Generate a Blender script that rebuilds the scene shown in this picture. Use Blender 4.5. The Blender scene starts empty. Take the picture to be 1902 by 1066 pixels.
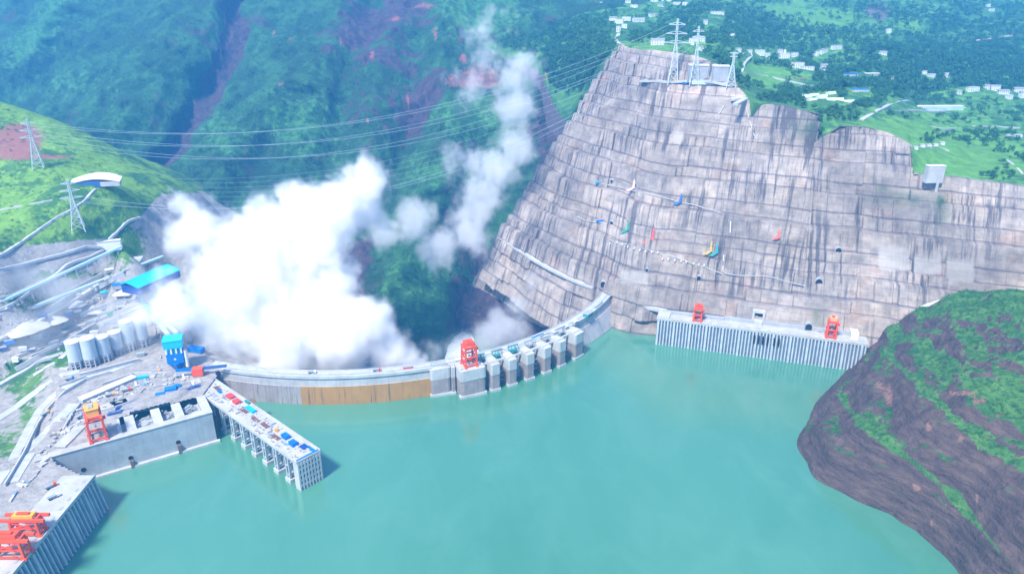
import bpy, bmesh, math, random
import numpy as np
from mathutils import Vector, Matrix
R = math.radians
random.seed(7); rng = np.random.default_rng(7)
sc = bpy.context.scene
COL = sc.collection
# ------------------------------------------------------------ camera, sky, sun, exposure
FPX, PW, PH = 1358.0, 1902.0, 1066.0          # focal length in photo pixels, photo size
PITCH, CAMZ = R(22.5), 510.0                  # the drone flies 510 m above the reservoir
cam_d = bpy.data.cameras.new("camera")
cam_d.sensor_width = 36.0; cam_d.lens = 36.0 * FPX / PW
cam_d.clip_start = 1.0; cam_d.clip_end = 30000.0
cam = bpy.data.objects.new("camera", cam_d); COL.objects.link(cam)
cam.location = (0, 0, CAMZ); cam.rotation_euler = (R(90) - PITCH, 0, 0)
sc.camera = cam
SUN_EL, SUN_AZ = R(55), R(-148)                # azimuth measured from +Y towards +X
w = bpy.data.worlds.new("World"); sc.world = w; w.use_nodes = True
nt = w.node_tree; bg = nt.nodes["Background"]
sky = nt.nodes.new("ShaderNodeTexSky"); sky.sky_type = 'NISHITA'; sky.sun_disc = False
sky.sun_elevation = SUN_EL; sky.sun_rotation = SUN_AZ; sky.altitude = 1200; sky.air_density = 1.0; sky.dust_density = 2.5
nt.links.new(sky.outputs[0], bg.inputs[0]); bg.inputs[1].default_value = 0.12
sd = bpy.data.lights.new("sun", 'SUN'); sd.energy = 3.5; sd.angle = R(8); sd.color = (1.0, 0.93, 0.82)
so = bpy.data.objects.new("sun", sd); COL.objects.link(so)
sv = Vector((math.sin(SUN_AZ) * math.cos(SUN_EL), math.cos(SUN_AZ) * math.cos(SUN_EL), math.sin(SUN_EL)))
so.rotation_euler = sv.to_track_quat('Z', 'Y').to_euler(); so.location = (0, 0, 2000)
vs = sc.view_settings
vs.view_transform = 'Standard'; vs.look = 'None'; vs.gamma = 1.0; vs.use_curve_mapping = False; vs.exposure = 1.24
cy = sc.cycles
cy.max_bounces = 16; cy.diffuse_bounces = 2; cy.glossy_bounces = 2; cy.transmission_bounces = 2
cy.volume_bounces = 16; cy.transparent_max_bounces = 8; cy.use_denoising = True; cy.caustics_reflective = False
cy.volume_step_rate = 1.0; cy.volume_max_steps = 96
# ------------------------------------------------------------ pixel -> world
CP, SP = math.cos(PITCH), math.sin(PITCH)
def ray(px, py):
    u = (px - PW / 2) / FPX; v = (PH / 2 - py) / FPX
    return (u, CP + v * SP, -SP + v * CP)
def Wz(px, py, z):
    """world point seen at photo pixel (px, py) at altitude z"""
    d = ray(px, py); t = (z - CAMZ) / d[2]
    return Vector((d[0] * t, d[1] * t, z))
def Wy(px, py, y):
    """world point seen at photo pixel (px, py) at distance y ahead"""
    d = ray(px, py); t = y / d[1]
    return Vector((d[0] * t, y, CAMZ + d[2] * t))
def rays_np(px, py, Y):
    u = (px - PW / 2) / FPX; v = (PH / 2 - py) / FPX
    dy = CP + v * SP; dz = -SP + v * CP; t = Y / dy
    return np.stack([u * t, Y, CAMZ + dz * t], -1)
# ------------------------------------------------------------ numpy noise
def _h(ix, iy, iz, s):
    n = (ix * 374761393 + iy * 668265263 + iz * 2147483647 + s * 1274126177) & 0xffffffff
    n = ((n ^ (n >> 13)) * 1274126177) & 0xffffffff
    n = ((n ^ (n >> 16)) * 2246822519) & 0xffffffff
    return ((n ^ (n >> 15)) & 0xffffff) / float(0xffffff)
def vnoise(p, s=0):
    f = np.floor(p); i = f.astype(np.int64); t = p - f; t = t * t * (3 - 2 * t)
    x, y, z = i[..., 0], i[..., 1], i[..., 2]; tx, ty, tz = t[..., 0], t[..., 1], t[..., 2]
    def L(a, b, k): return a + (b - a) * k
    c = [[[_h(x + a, y + b, z + d, s) for d in (0, 1)] for b in (0, 1)] for a in (0, 1)]
    return L(L(L(c[0][0][0], c[1][0][0], tx), L(c[0][1][0], c[1][1][0], tx), ty),
             L(L(c[0][0][1], c[1][0][1], tx), L(c[0][1][1], c[1][1][1], tx), ty), tz) * 2 - 1
def fbm(p, scale, octv=4, s=0, ridged=False, gain=0.5):
    p = np.asarray(p, float) / scale; a = 1.0; o = 0.0; n = 0.0
    for k in range(octv):
        v = vnoise(p + 17.3 * k, s + k)
        if ridged: v = 1 - 2 * np.abs(v)
        o = o + a * v; n += a; a *= gain; p = p * 2.03
    return o / n
def tps(P, V, smooth=0.0):
    P = np.asarray(P, float); V = np.asarray(V, float); n = len(P); k = P.shape[1]
    m0 = P.mean(0); sc_ = P.std(0).max(); Q = (P - m0) / sc_
    def phi(r2): return 0.5 * r2 * np.log(r2 + 1e-12)
    d2 = ((Q[:, None] - Q[None]) ** 2).sum(-1)
    A = np.zeros((n + k + 1, n + k + 1)); A[:n, :n] = phi(d2) + smooth * np.eye(n)
    A[:n, n:n + k] = Q; A[:n, n + k] = 1; A[n:n + k, :n] = Q.T; A[n + k, :n] = 1
    b = np.zeros(n + k + 1); b[:n] = V
    wv = np.linalg.solve(A, b)
    def f(X):
        sh = X.shape[:-1]; Z = (X.reshape(-1, k) - m0) / sc_
        out = np.empty(len(Z))
        for i in range(0, len(Z), 20000):
            z = Z[i:i + 20000]
            out[i:i + 20000] = phi(((z[:, None] - Q[None]) ** 2).sum(-1)) @ wv[:n] + z @ wv[n:n + k] + wv[n + k]
        return out.reshape(sh)
    return f
def sstep(a, b, x):
    t = np.clip((x - a) / (b - a), 0, 1); return t * t * (3 - 2 * t)
# ------------------------------------------------------------ objects
def tag(o, label=None, cat=None, group=None, kind=None):
    if label: o['label'] = label
    if cat: o['category'] = cat
    if group: o['group'] = group
    if kind: o['kind'] = kind
    return o
def empty(name, loc, rz=0.0):
    o = bpy.data.objects.new(name, None); COL.objects.link(o)
    o.location = loc; o.rotation_euler = (0, 0, rz); o.empty_display_size = 5
    return o
def thing(name, label, cat, loc=(0, 0, 0), rz=0.0, group=None):
    return tag(empty(name, loc, rz), label, cat, group, 'thing')
def mesh_np(name, V, F, m, parent=None, smooth=True, uv=None, attrs=None):
    me = bpy.data.meshes.new(name)
    V = np.asarray(V, np.float32).reshape(-1, 3); F = np.asarray(F, np.int32)
    me.vertices.add(len(V)); me.vertices.foreach_set("co", V.ravel())
    k = F.shape[1]
    me.loops.add(F.size); me.loops.foreach_set("vertex_index", F.ravel())
    me.polygons.add(len(F)); me.polygons.foreach_set("loop_start", np.arange(0, F.size, k, dtype=np.int32))
    me.polygons.foreach_set("loop_total", np.full(len(F), k, np.int32))
    if uv is not None:
        l = me.uv_layers.new(name="UVMap"); l.data.foreach_set("uv", np.asarray(uv, np.float32)[F.ravel()].ravel())
    for an, av in (attrs or {}).items():
        a = me.attributes.new(an, 'FLOAT', 'POINT'); a.data.foreach_set("value", np.asarray(av, np.float32).ravel())
    me.update(calc_edges=True); me.validate()
    me.polygons.foreach_set("use_smooth", np.full(len(me.polygons), smooth))
    me.materials.append(m)
    o = bpy.data.objects.new(name, me); COL.objects.link(o)
    if parent: o.parent = parent
    return o
def grid_faces(ny, nx, keep=None):
    i = np.arange(ny * nx).reshape(ny, nx)
    F = np.stack([i[:-1, :-1], i[:-1, 1:], i[1:, 1:], i[1:, :-1]], -1).reshape(-1, 4)
    if keep is not None: F = F[keep.reshape(-1)]
    return F
class MB:
    """collects boxes, bars, tubes and prisms into one mesh"""
    def __init__(s): s.V = []; s.F = []
    def add(s, vs_, fs): n = len(s.V); s.V += [tuple(v) for v in vs_]; s.F += [tuple(n + i for i in f) for f in fs]; return s
    def box(s, x0, x1, y0, y1, z0, z1, M=None):
        v = [Vector(p) for p in ((x0, y0, z0), (x1, y0, z0), (x1, y1, z0), (x0, y1, z0), (x0, y0, z1), (x1, y0, z1), (x1, y1, z1), (x0, y1, z1))]
        if M is not None: v = [M @ p for p in v]
        return s.add(v, [(0, 3, 2, 1), (4, 5, 6, 7), (0, 1, 5, 4), (1, 2, 6, 5), (2, 3, 7, 6), (3, 0, 4, 7)])
    def bar(s, a, b, w_, h=None, up=(0, 0, 1)):
        a = Vector(a); b = Vector(b); d = b - a; L = d.length
        if L < 1e-6: return s
        d.normalize(); upv = Vector(up)
        if abs(d.dot(upv)) > .98: upv = Vector((0, 1, 0))
        x = d.cross(upv).normalized(); y = x.cross(d).normalized(); h = h or w_
        c = [a + x * i * w_ / 2 + y * j * h / 2 for i, j in ((-1, -1), (1, -1), (1, 1), (-1, 1))]
        return s.add(c + [p + d * L for p in c], [(3, 2, 1, 0), (4, 5, 6, 7), (0, 1, 5, 4), (1, 2, 6, 5), (2, 3, 7, 6), (3, 0, 4, 7)])
    def cyl(s, c, r, z0, z1, n=20, r2=None, cap=True):
        r2 = r if r2 is None else r2
        a = [(c[0] + r * math.cos(2 * math.pi * i / n), c[1] + r * math.sin(2 * math.pi * i / n), z0) for i in range(n)]
        b = [(c[0] + r2 * math.cos(2 * math.pi * i / n), c[1] + r2 * math.sin(2 * math.pi * i / n), z1) for i in range(n)]
        f = [(i, (i + 1) % n, n + (i + 1) % n, n + i) for i in range(n)]
        if cap: f += [tuple(range(n))[::-1], tuple(range(n, 2 * n))]
        return s.add(a + b, f)
    def prism(s, poly, z0, z1):
        n = len(poly)
        ar = sum(poly[i][0] * poly[(i + 1) % n][1] - poly[(i + 1) % n][0] * poly[i][1] for i in range(n))
        if ar < 0: poly = poly[::-1]
        zz0 = z0 if isinstance(z0, (list, tuple)) else [z0] * n
        zz1 = z1 if isinstance(z1, (list, tuple)) else [z1] * n
        a = [(p[0], p[1], z) for p, z in zip(poly, zz0)]; b = [(p[0], p[1], z) for p, z in zip(poly, zz1)]
        return s.add(a + b, [(i, (i + 1) % n, n + (i + 1) % n, n + i) for i in range(n)] + [tuple(range(n))[::-1], tuple(range(n, 2 * n))])
    def strip(s, pts, w_, th, lift=0.0):
        """flat ribbon of width w_ and thickness th along a polyline"""
        pts = [Vector(p) for p in pts]; n = len(pts); L = []
        for i, p in enumerate(pts):
            d = (pts[min(i + 1, n - 1)] - pts[max(i - 1, 0)]); d.z = 0; d.normalize(); q = Vector((-d.y, d.x, 0))
            ww = w_[i] if isinstance(w_, (list, tuple)) else w_
            up = Vector((0, 0, lift)); dn = Vector((0, 0, lift - th))
            L.append([p + q * ww / 2 + up, p - q * ww / 2 + up, p - q * ww / 2 + dn, p + q * ww / 2 + dn])
        V = [v for r_ in L for v in r_]; F = []
        for i in range(n - 1):
            a = 4 * i; b = a + 4
            F += [(a, a + 1, b + 1, b), (a + 1, a + 2, b + 2, b + 1), (a + 2, a + 3, b + 3, b + 2), (a + 3, a, b, b + 3)]
        F += [(3, 2, 1, 0), (4 * n - 4, 4 * n - 3, 4 * n - 2, 4 * n - 1)]
        return s.add(V, F)
    def build(s, name, m, parent=None, smooth=False, local=False):
        me = bpy.data.meshes.new(name); V = s.V
        if local and parent is not None:
            I = (Matrix.Translation(parent.location) @ parent.rotation_euler.to_matrix().to_4x4()).inverted()
            V = [tuple(I @ Vector(v)) for v in V]
        me.from_pydata(V, [], s.F); me.update()
        if smooth:
            me.polygons.foreach_set("use_smooth", [True] * len(me.polygons))
        me.materials.append(m)
        o = bpy.data.objects.new(name, me); COL.objects.link(o)
        if parent: o.parent = parent
        return o
def kids(o): return [c for c in bpy.data.objects if c.parent == o]
def copy_tree(o, parent=None):
    c = o.copy(); COL.objects.link(c)
    if parent: c.parent = parent
    for ch in kids(o):
        copy_tree(ch, c)
    return c
# ------------------------------------------------------------ materials
class NT:
    def __init__(s, name):
        s.m = bpy.data.materials.new(name); s.m.use_nodes = True; s.t = s.m.node_tree
        s.b = s.t.nodes["Principled BSDF"]; s.out = s.t.nodes["Material Output"]
        s.b.inputs['Roughness'].default_value = .85
        s.b.inputs['Specular IOR Level'].default_value = .25
    def n(s, ty, **kw):
        nd = s.t.nodes.new("ShaderNode" + ty)
        for k, v in kw.items(): setattr(nd, k, v)
        return nd
    def l(s, a, b): s.t.links.new(a, b); return s
    def setin(s, i, v):
        if isinstance(v, bpy.types.NodeSocket): s.l(v, i)
        else:
            if isinstance(v, (tuple, list)) and len(v) == 3 and i.type == 'RGBA': v = (*v, 1)
            i.default_value = v
    def obj(s, scale=(1, 1, 1), rot=(0, 0, 0)):
        c = s.n("NewGeometry"); m = s.n("Mapping"); s.l(c.outputs['Position'], m.inputs[0])
        m.inputs['Scale'].default_value = scale; m.inputs['Rotation'].default_value = rot
        return m.outputs[0]
    def uv(s, scale=(1, 1, 1)):
        c = s.n("UVMap"); m = s.n("Mapping"); s.l(c.outputs[0], m.inputs[0]); m.inputs['Scale'].default_value = scale
        return m.outputs[0]
    def noise(s, vec, scale, det=5, rough=.6, dist=0.0):
        x = s.n("TexNoise"); s.l(vec, x.inputs['Vector']); x.inputs['Scale'].default_value = scale
        x.inputs['Detail'].default_value = det; x.inputs['Roughness'].default_value = rough; x.inputs['Distortion'].default_value = dist
        return x.outputs['Fac']
    def ramp(s, fac, *st, const=False):
        x = s.n("ValToRGB"); s.setin(x.inputs[0], fac); e = x.color_ramp.elements
        if const: x.color_ramp.interpolation = 'CONSTANT'
        while len(e) < len(st): e.new(.5)
        for k, (p, c) in zip(e, st):
            k.position = p; k.color = (c, c, c, 1) if not isinstance(c, (tuple, list)) else (*c, 1)
        return x.outputs[0]
    def mix(s, f, a, b, mode='MIX'):
        x = s.n("Mix", data_type='RGBA', blend_type=mode)
        s.setin(x.inputs['Factor'], f); s.setin(x.inputs['A'], a); s.setin(x.inputs['B'], b)
        return x.outputs['Result']
    def math(s, op, a, b=0.0, c=None):
        x = s.n("Math", operation=op); s.setin(x.inputs[0], a); s.setin(x.inputs[1], b)
        if c is not None: s.setin(x.inputs[2], c)
        return x.outputs[0]
    def attr(s, name):
        x = s.n("Attribute"); x.attribute_name = name; return x.outputs['Fac']
    def col(s, c): s.setin(s.b.inputs['Base Color'], c); return s
    def bump(s, h, dist, strength=1.0):
        x = s.n("Bump"); s.setin(x.inputs['Height'], h); x.inputs['Distance'].default_value = dist; x.inputs['Strength'].default_value = strength
        s.l(x.outputs[0], s.b.inputs['Normal']); return s
    def nz(s):
        g = s.n("NewGeometry"); x = s.n("SeparateXYZ"); s.l(g.outputs['Normal'], x.inputs[0]); return x.outputs['Z']
def weathered(name, c, var=.25, scale=.08, rough=.8, metallic=0.0, streak=0.0, dark=(.12, .12, .12)):
    """plain painted or cast surface with blotches and optional rain streaks"""
    t = NT(name); v = t.obj(); nz_ = t.noise(v, scale, 6, .65)
    lo = tuple(x * (1 - var) for x in c); hi = tuple(min(1, x * (1 + var * .6)) for x in c)
    k = t.ramp(nz_, (.3, lo), (.7, hi))
    if streak:
        sv_ = t.noise(t.obj((1, 1, .06)), .35, 4, .7)
        k = t.mix(t.math('MULTIPLY', t.ramp(sv_, (.5, 0.0), (.68, 1.0)), streak), k, dark)
    t.col(k); t.b.inputs['Roughness'].default_value = rough; t.b.inputs['Metallic'].default_value = metallic
    return t.m
HC = 40.0                                      # crest level of the dam, 40 m above the water
def terrain_mat(name, grass=((.05, .13, .03), (.1, .22, .045)), wood=((.012, .045, .028), (.03, .085, .04)), rock=((.07, .06, .075), (.17, .13, .13)), red=(.28, .1, .07), sc_=1.0, bump=3.0, stretch=.35):
    """wild slope: woods, grass, bare rock and red soil, by the 'rock', 'grass' and 'soil' attributes"""
    t = NT(name); v = t.obj()
    n1 = t.noise(v, .035 * sc_, 6, .7); n2 = t.noise(v, .12 * sc_, 4, .7); n3 = t.noise(v, .008 * sc_, 4, .6)
    g = t.ramp(n1, (.35, grass[0]), (.65, grass[1]))
    wd = t.ramp(n2, (.3, wood[0]), (.72, wood[1]))
    k = t.mix(t.math('ADD', t.ramp(n3, (.45, 0.0), (.6, .5)), t.ramp(t.math('ADD', n1, t.math('MULTIPLY', t.attr('grass'), .5)), (.62, 0.0), (.8, 1.0))), wd, g)
    rv = t.obj((1, 1, stretch) if not isinstance(stretch, tuple) else stretch); rn = t.noise(rv, .05 * sc_, 8, .74)
    rk = t.ramp(rn, (.3, rock[0]), (.7, rock[1]))
    fr = t.ramp(t.math('ADD', t.attr('rock'), t.math('MULTIPLY', t.math('SUBTRACT', n1, .5), 1.3)), (.42, 0.0), (.58, 1.0))
    k = t.mix(fr, k, rk)
    fs = t.ramp(t.math('ADD', t.attr('soil'), t.math('MULTIPLY', t.math('SUBTRACT', n2, .5), 1.2)), (.45, 0.0), (.6, 1.0))
    k = t.mix(fs, k, t.mix(n1, red, tuple(min(1, x * 1.7) for x in red)))
    t.col(k); t.bump(t.math('ADD', n2, t.math('MULTIPLY', rn, .8)), bump, .9)
    return t.m
def slope_mat():
    """shotcrete on the excavated slope: cast panels between the berms, rain streaks, buff and pink patches"""
    t = NT('slope_concrete'); uv = t.uv(); v = t.obj()
    n1 = t.noise(v, .012, 5, .6); n2 = t.noise(v, .06, 6, .7)
    br = t.n("TexBrick"); t.l(uv, br.inputs['Vector']); br.inputs['Scale'].default_value = 1.0
    br.offset = .37; br.squash = 1.6; br.squash_frequency = 3
    br.inputs['Brick Width'].default_value = 26; br.inputs['Row Height'].default_value = 10.0
    br.inputs['Mortar Size'].default_value = .2; br.inputs['Mortar Smooth'].default_value = .3; br.inputs['Bias'].default_value = .0
    t.setin(br.inputs['Color1'], (.19, .18, .19)); t.setin(br.inputs['Color2'], (.38, .345, .33)); t.setin(br.inputs['Mortar'], (.13, .12, .135))
    base = t.ramp(n1, (.3, (.23, .22, .225)), (.5, (.33, .30, .29)), (.7, (.41, .355, .31)))
    k = t.mix(.34, base, br.outputs['Color'])
    k = t.mix(t.ramp(t.noise(v, .02, 3, .5), (.58, 0.0), (.68, .55)), k, (.37, .27, .23))
    k = t.mix(.8, k, t.ramp(n2, (.3, .42), (.68, 1.08)), 'MULTIPLY')
    k = t.mix(1.0, k, (1.36, 1.29, 1.18), 'MULTIPLY')
    sv = t.uv((1, .07, 1)); s1 = t.noise(sv, .11, 5, .7); reg = t.noise(v, .009, 3, .5)
    st = t.math('MULTIPLY', t.ramp(s1, (.49, 0.0), (.58, 1.0)), t.ramp(reg, (.44, 0.12), (.54, 1.0)))
    k = t.mix(t.math('MULTIPLY', st, .78), k, (.06, .06, .075))
    s2 = t.noise(t.uv((1, .03, 1)), .3, 4, .7)
    k = t.mix(t.ramp(s2, (.6, 0.0), (.75, .45)), k, (.42, .40, .41))
    k = t.mix(t.math('MULTIPLY', t.attr('grass'), t.ramp(n2, (.4, .2), (.6, 1.0))), k, (.04, .1, .045))
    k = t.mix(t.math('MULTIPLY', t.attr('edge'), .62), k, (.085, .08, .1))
    k = t.mix(t.attr('pale'), k, (.46, .43, .40)); k = t.mix(1.0, k, t.ramp(t.noise(v, .007, 4, .6), (.36, .66), (.6, 1.08)), 'MULTIPLY')
    t.col(k); t.bump(t.math('ADD', n2, t.math('MULTIPLY', br.outputs['Fac'], -.3)), 1.2, .7)
    return t.m
def concrete(name, c=(.42, .43, .44), streak=.4, scale=.05, joint=0.0, bumpd=.2):
    t = NT(name); v = t.obj(); n1 = t.noise(v, scale, 6, .65); n2 = t.noise(v, scale * 9, 4, .6)
    k = t.ramp(n1, (.3, tuple(x * .78 for x in c)), (.7, tuple(min(1, x * 1.12) for x in c)))
    k = t.mix(.25, k, t.ramp(n2, (.3, .6), (.7, 1.0)), 'MULTIPLY')
    if streak:
        s1 = t.noise(t.obj((1, 1, .05)), .22, 5, .75)
        k = t.mix(t.math('MULTIPLY', t.ramp(s1, (.52, 0.0), (.68, 1.0)), streak), k, (.11, .11, .125))
    t.col(k); t.bump(n2, bumpd, .5)
    return t.m
def water_mat():
    t = NT('reservoir_water'); v = t.obj()
    n = t.noise(t.obj((1, .55, 1), (0, 0, .5)), .0035, 4, .55, .6)
    n2 = t.noise(t.obj((1, .5, 1)), .02, 4, .6, 1.0)
    k = t.ramp(n, (.25, (.045, .20, .125)), (.75, (.09, .28, .195)))
    k = t.mix(t.ramp(n2, (.45, 0.0), (.75, .22)), k, (.14, .35, .27))
    t.col(k); t.b.inputs['Roughness'].default_value = .09; t.b.inputs['IOR'].default_value = 1.6
    t.b.inputs['Specular IOR Level'].default_value = .85
    w1 = t.noise(v, .28, 4, .6); t.bump(w1, .35, .35)
    return t.m
M = dict(
    far=terrain_mat('mountain_woods', grass=((.04, .17, .06), (.09, .28, .08)), wood=((.006, .035, .022), (.045, .14, .055)), rock=((.016, .016, .035), (.14, .09, .10)), sc_=1.25, red=(.24, .09, .08), bump=7.0),
    terrace=terrain_mat('terrace_fields', grass=((.07, .22, .04), (.15, .36, .08)), wood=((.025, .11, .04), (.05, .17, .06)), rock=((.13, .11, .13), (.24, .19, .2)), sc_=1.3, bump=3.0, stretch=1),
    bank=terrain_mat('bank_ground', grass=((.10, .24, .03), (.2, .38, .06)), wood=((.03, .11, .03), (.06, .18, .04)), rock=((.22, .21, .20), (.46, .44, .42)), red=(.2, .09, .07), sc_=2.2, bump=1.5, stretch=1),
    head=terrain_mat('headland_rock', grass=((.05, .165, .04), (.11, .26, .065)), wood=((.025, .1, .03), (.05, .17, .045)), rock=((.04, .032, .033), (.18, .125, .108)), red=(.21, .12, .09), sc_=1.7, bump=4.5, stretch=(.45, .45, 2.4)),
    slope=slope_mat(), water=water_mat(),
    dam=None,
    deck=concrete('deck_concrete', (.50, .50, .49), .15), wall=concrete('wall_concrete', (.43, .46, .49), .22),
    pale=concrete('pale_concrete', (.54, .55, .55), .12), rib=concrete('rib_concrete', (.46, .52, .57), .25, .1),
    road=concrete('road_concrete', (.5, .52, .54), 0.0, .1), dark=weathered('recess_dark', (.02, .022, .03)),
    orange=weathered('crane_orange', (.85, .10, .03), .12, .3, .45), yellow=weathered('machine_house_yellow', (.9, .42, .06), .1, .3, .5),
    red=weathered('formwork_red', (.8, .09, .08), .15, .4, .5), cyan=weathered('cyan_sheet', (.02, .5, .72), .1, .2, .4),
    blue=weathered('blue_sheet', (.01, .2, .66), .15, .2, .4), darkblue=weathered('dark_blue_sheet', (.02, .08, .35), .2, .3, .5),
    teal=weathered('teal_net', (.04, .3, .3), .25, .4, .8), white=weathered('white_paint', (.78, .8, .8), .08, .1, .6, streak=.15),
    grey=weathered('grey_steel', (.36, .4, .43), .2, .3, .5), silo=weathered('silo_paint', (.50, .58, .62), .1, .08, .5, streak=.12),
    rust=weathered('rebar_rust', (.22, .1, .09), .3, .8), steel=weathered('pylon_steel', (.55, .62, .62), .1, .5, .4),
    wire=weathered('conductor_wire', (.42, .5, .56), .1, .2, .5), leaf=None, trunk=weathered('bark', (.09, .07, .05)),
    brown=weathered('wet_rock_face', (.2, .14, .1), .4, .2, .8), green=weathered('green_net', (.03, .3, .2), .2, .3, .8),
    belt=weathered('conveyor_gallery', (.5, .72, .76), .06, .1, .5), plastic=weathered('greenhouse_film', (.62, .74, .72), .12, .1, .35),
    pink=weathered('pink_drum', (.75, .5, .52), .1, .5), roofgrey=weathered('roof_tile_grey', (.3, .3, .32), .2, .2), bluepaint=weathered('blue_stripe', (.05, .14, .4), .2, .1),
    ochre=weathered('ochre_net', (.5, .36, .1), .2, .3, .8), spray=None)
def debris_mat():
    t = NT('site_material'); v = t.obj(); x = t.n("TexVoronoi"); t.l(v, x.inputs['Vector']); x.inputs['Scale'].default_value = .12
    sp = t.n("SeparateColor"); t.l(x.outputs['Color'], sp.inputs[0]); t.col(t.ramp(sp.outputs[0], (.0, (.3, .29, .29)), (.25, (.5, .49, .48)), (.5, (.36, .34, .34)), (.7, (.52, .52, .52)), (.92, (.2, .32, .45)), (.97, (.38, .28, .22)), const=True)); return t.m
M['debris'] = debris_mat()
M['gravel'] = weathered('gravel_pale', (.55, .54, .55), .15, .3, .9)
def leaf_mat(name, a, b):
    t = NT(name); n = t.noise(t.obj(), .25, 4, .7); t.col(t.ramp(n, (.3, a), (.7, b))); t.b.inputs['Roughness'].default_value = .8
    return t.m
M['leaf'] = leaf_mat('tree_leaves', (.022, .10, .04), (.055, .19, .065))
M['leaf2'] = leaf_mat('bush_leaves', (.02, .1, .03), (.055, .19, .05))
def dam_mat():
    t = NT('dam_face'); uv = t.uv(); v = t.obj(); sx = t.n("SeparateXYZ"); t.l(uv, sx.inputs[0])
    U, Z = sx.outputs[0], sx.outputs[1]
    n1 = t.noise(v, .05, 6, .65)
    top = t.ramp(n1, (.3, (.36, .37, .38)), (.7, (.52, .53, .53)))
    br = t.n("TexBrick"); t.l(uv, br.inputs['Vector']); br.inputs['Scale'].default_value = 1; br.offset = 0.0
    br.inputs['Brick Width'].default_value = 17; br.inputs['Row Height'].default_value = 300; br.inputs['Mortar Size'].default_value = .5
    t.setin(br.inputs['Color1'], (.30, .26, .26)); t.setin(br.inputs['Color2'], (.40, .37, .36)); t.setin(br.inputs['Mortar'], (.18, .15, .15))
    low = t.mix(.4, br.outputs['Color'], t.ramp(n1, (.3, .2), (.7, .5)))
    # ochre waterproof coating on the middle monoliths
    oc = t.mix(n1, (.34, .17, .04), (.52, .3, .09))
    m1 = t.math('MULTIPLY', t.math('GREATER_THAN', U, UO0), t.math('LESS_THAN', U, UO1))
    gaps = t.ramp(t.noise(t.uv((1, .01, 1)), .09, 2, .5), (.36, .0), (.39, 1.0))
    low = t.mix(t.math('MULTIPLY', m1, gaps), low, oc)
    st = t.ramp(t.noise(t.uv((1, .05, 1)), .25, 5, .75), (.54, 0.0), (.68, .85))
    low = t.mix(st, low, (.08, .07, .085))
    k = t.mix(t.math('GREATER_THAN', Z, 13.9), top, low)
    k = t.mix(t.math('GREATER_THAN', U, 545.0), k, t.mix(st, t.ramp(n1, (.3, (.38, .37, .38)), (.7, (.55, .53, .54))), (.2, .18, .2)))
    k = t.mix(t.ramp(t.noise(t.uv((1, .12, 1)), .4, 4, .7), (.5, 0.0), (.72, .35)), k, (.14, .15, .17))
    t.col(k); t.bump(n1, .4, .5)
    return t.m
def foam_mat():
    t = NT('white_water'); n = t.noise(t.obj(), .03, 6, .7)
    t.col(t.ramp(n, (.3, (.5, .6, .62)), (.6, (.8, .84, .85)))); t.b.inputs['Roughness'].default_value = .6
    return t.m
M['spray'] = foam_mat()
# ------------------------------------------------------------ reservoir
def gauss(px, py, cx, cy_, rx, ry=None, rot=0.0):
    ry = ry or rx; dx = px - cx; dy = py - cy_; c, s = math.cos(rot), math.sin(rot)
    a = (dx * c + dy * s) / rx; b = (-dx * s + dy * c) / ry
    return np.exp(-(a * a + b * b))
def line_d(px, py, pts):
    d = np.full(px.shape, 1e9)
    for (x0, y0), (x1, y1) in zip(pts[:-1], pts[1:]):
        vx, vy = x1 - x0, y1 - y0; t = np.clip(((px - x0) * vx + (py - y0) * vy) / (vx * vx + vy * vy), 0, 1)
        d = np.minimum(d, np.hypot(px - x0 - t * vx, py - y0 - t * vy))
    return d
CREST = [(396, 687), (450, 691), (500, 694), (600, 698), (700, 695), (800, 683), (905, 663), (1000, 635), (1060, 607), (1100, 580), (1128, 552), (1140, 539)]
cw = [Wz(x, y, HC) for x, y in CREST]
# arc of a circle through the crest line
A_ = np.array([[2 * p.x, 2 * p.y, 1] for p in cw]); b_ = np.array([p.x ** 2 + p.y ** 2 for p in cw])
s_ = np.linalg.lstsq(A_, b_, rcond=None)[0]; DCX, DCY = s_[0], s_[1]; DR = math.sqrt(s_[2] + DCX ** 2 + DCY ** 2)
def dang(p): return math.atan2(p[1] - DCY, p[0] - DCX)
DA0, DA1 = dang(cw[0]) - .03, dang(cw[-1])
def damp(a, r=0.0, z=HC): return Vector((DCX + (DR + r) * math.cos(a), DCY + (DR + r) * math.sin(a), z))
wp = [(-3500, -1500), (-3500, 500), (-700, 700), (-460, 820)] + [tuple(damp(DA0 + (DA1 - DA0) * i / 40, -6)[:2]) for i in range(41)] + [(420, 1190), (900, 1250), (3500, 1200), (3500, -1500)]
wm = MB(); wm.add([(x, y, 0) for x, y in wp], [tuple(range(len(wp)))[::-1]])
wo = wm.build('reservoir_water', M['water']); tag(wo, kind='structure')
if wo.data.polygons[0].normal.z < 0: wo.data.flip_normals()
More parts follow.
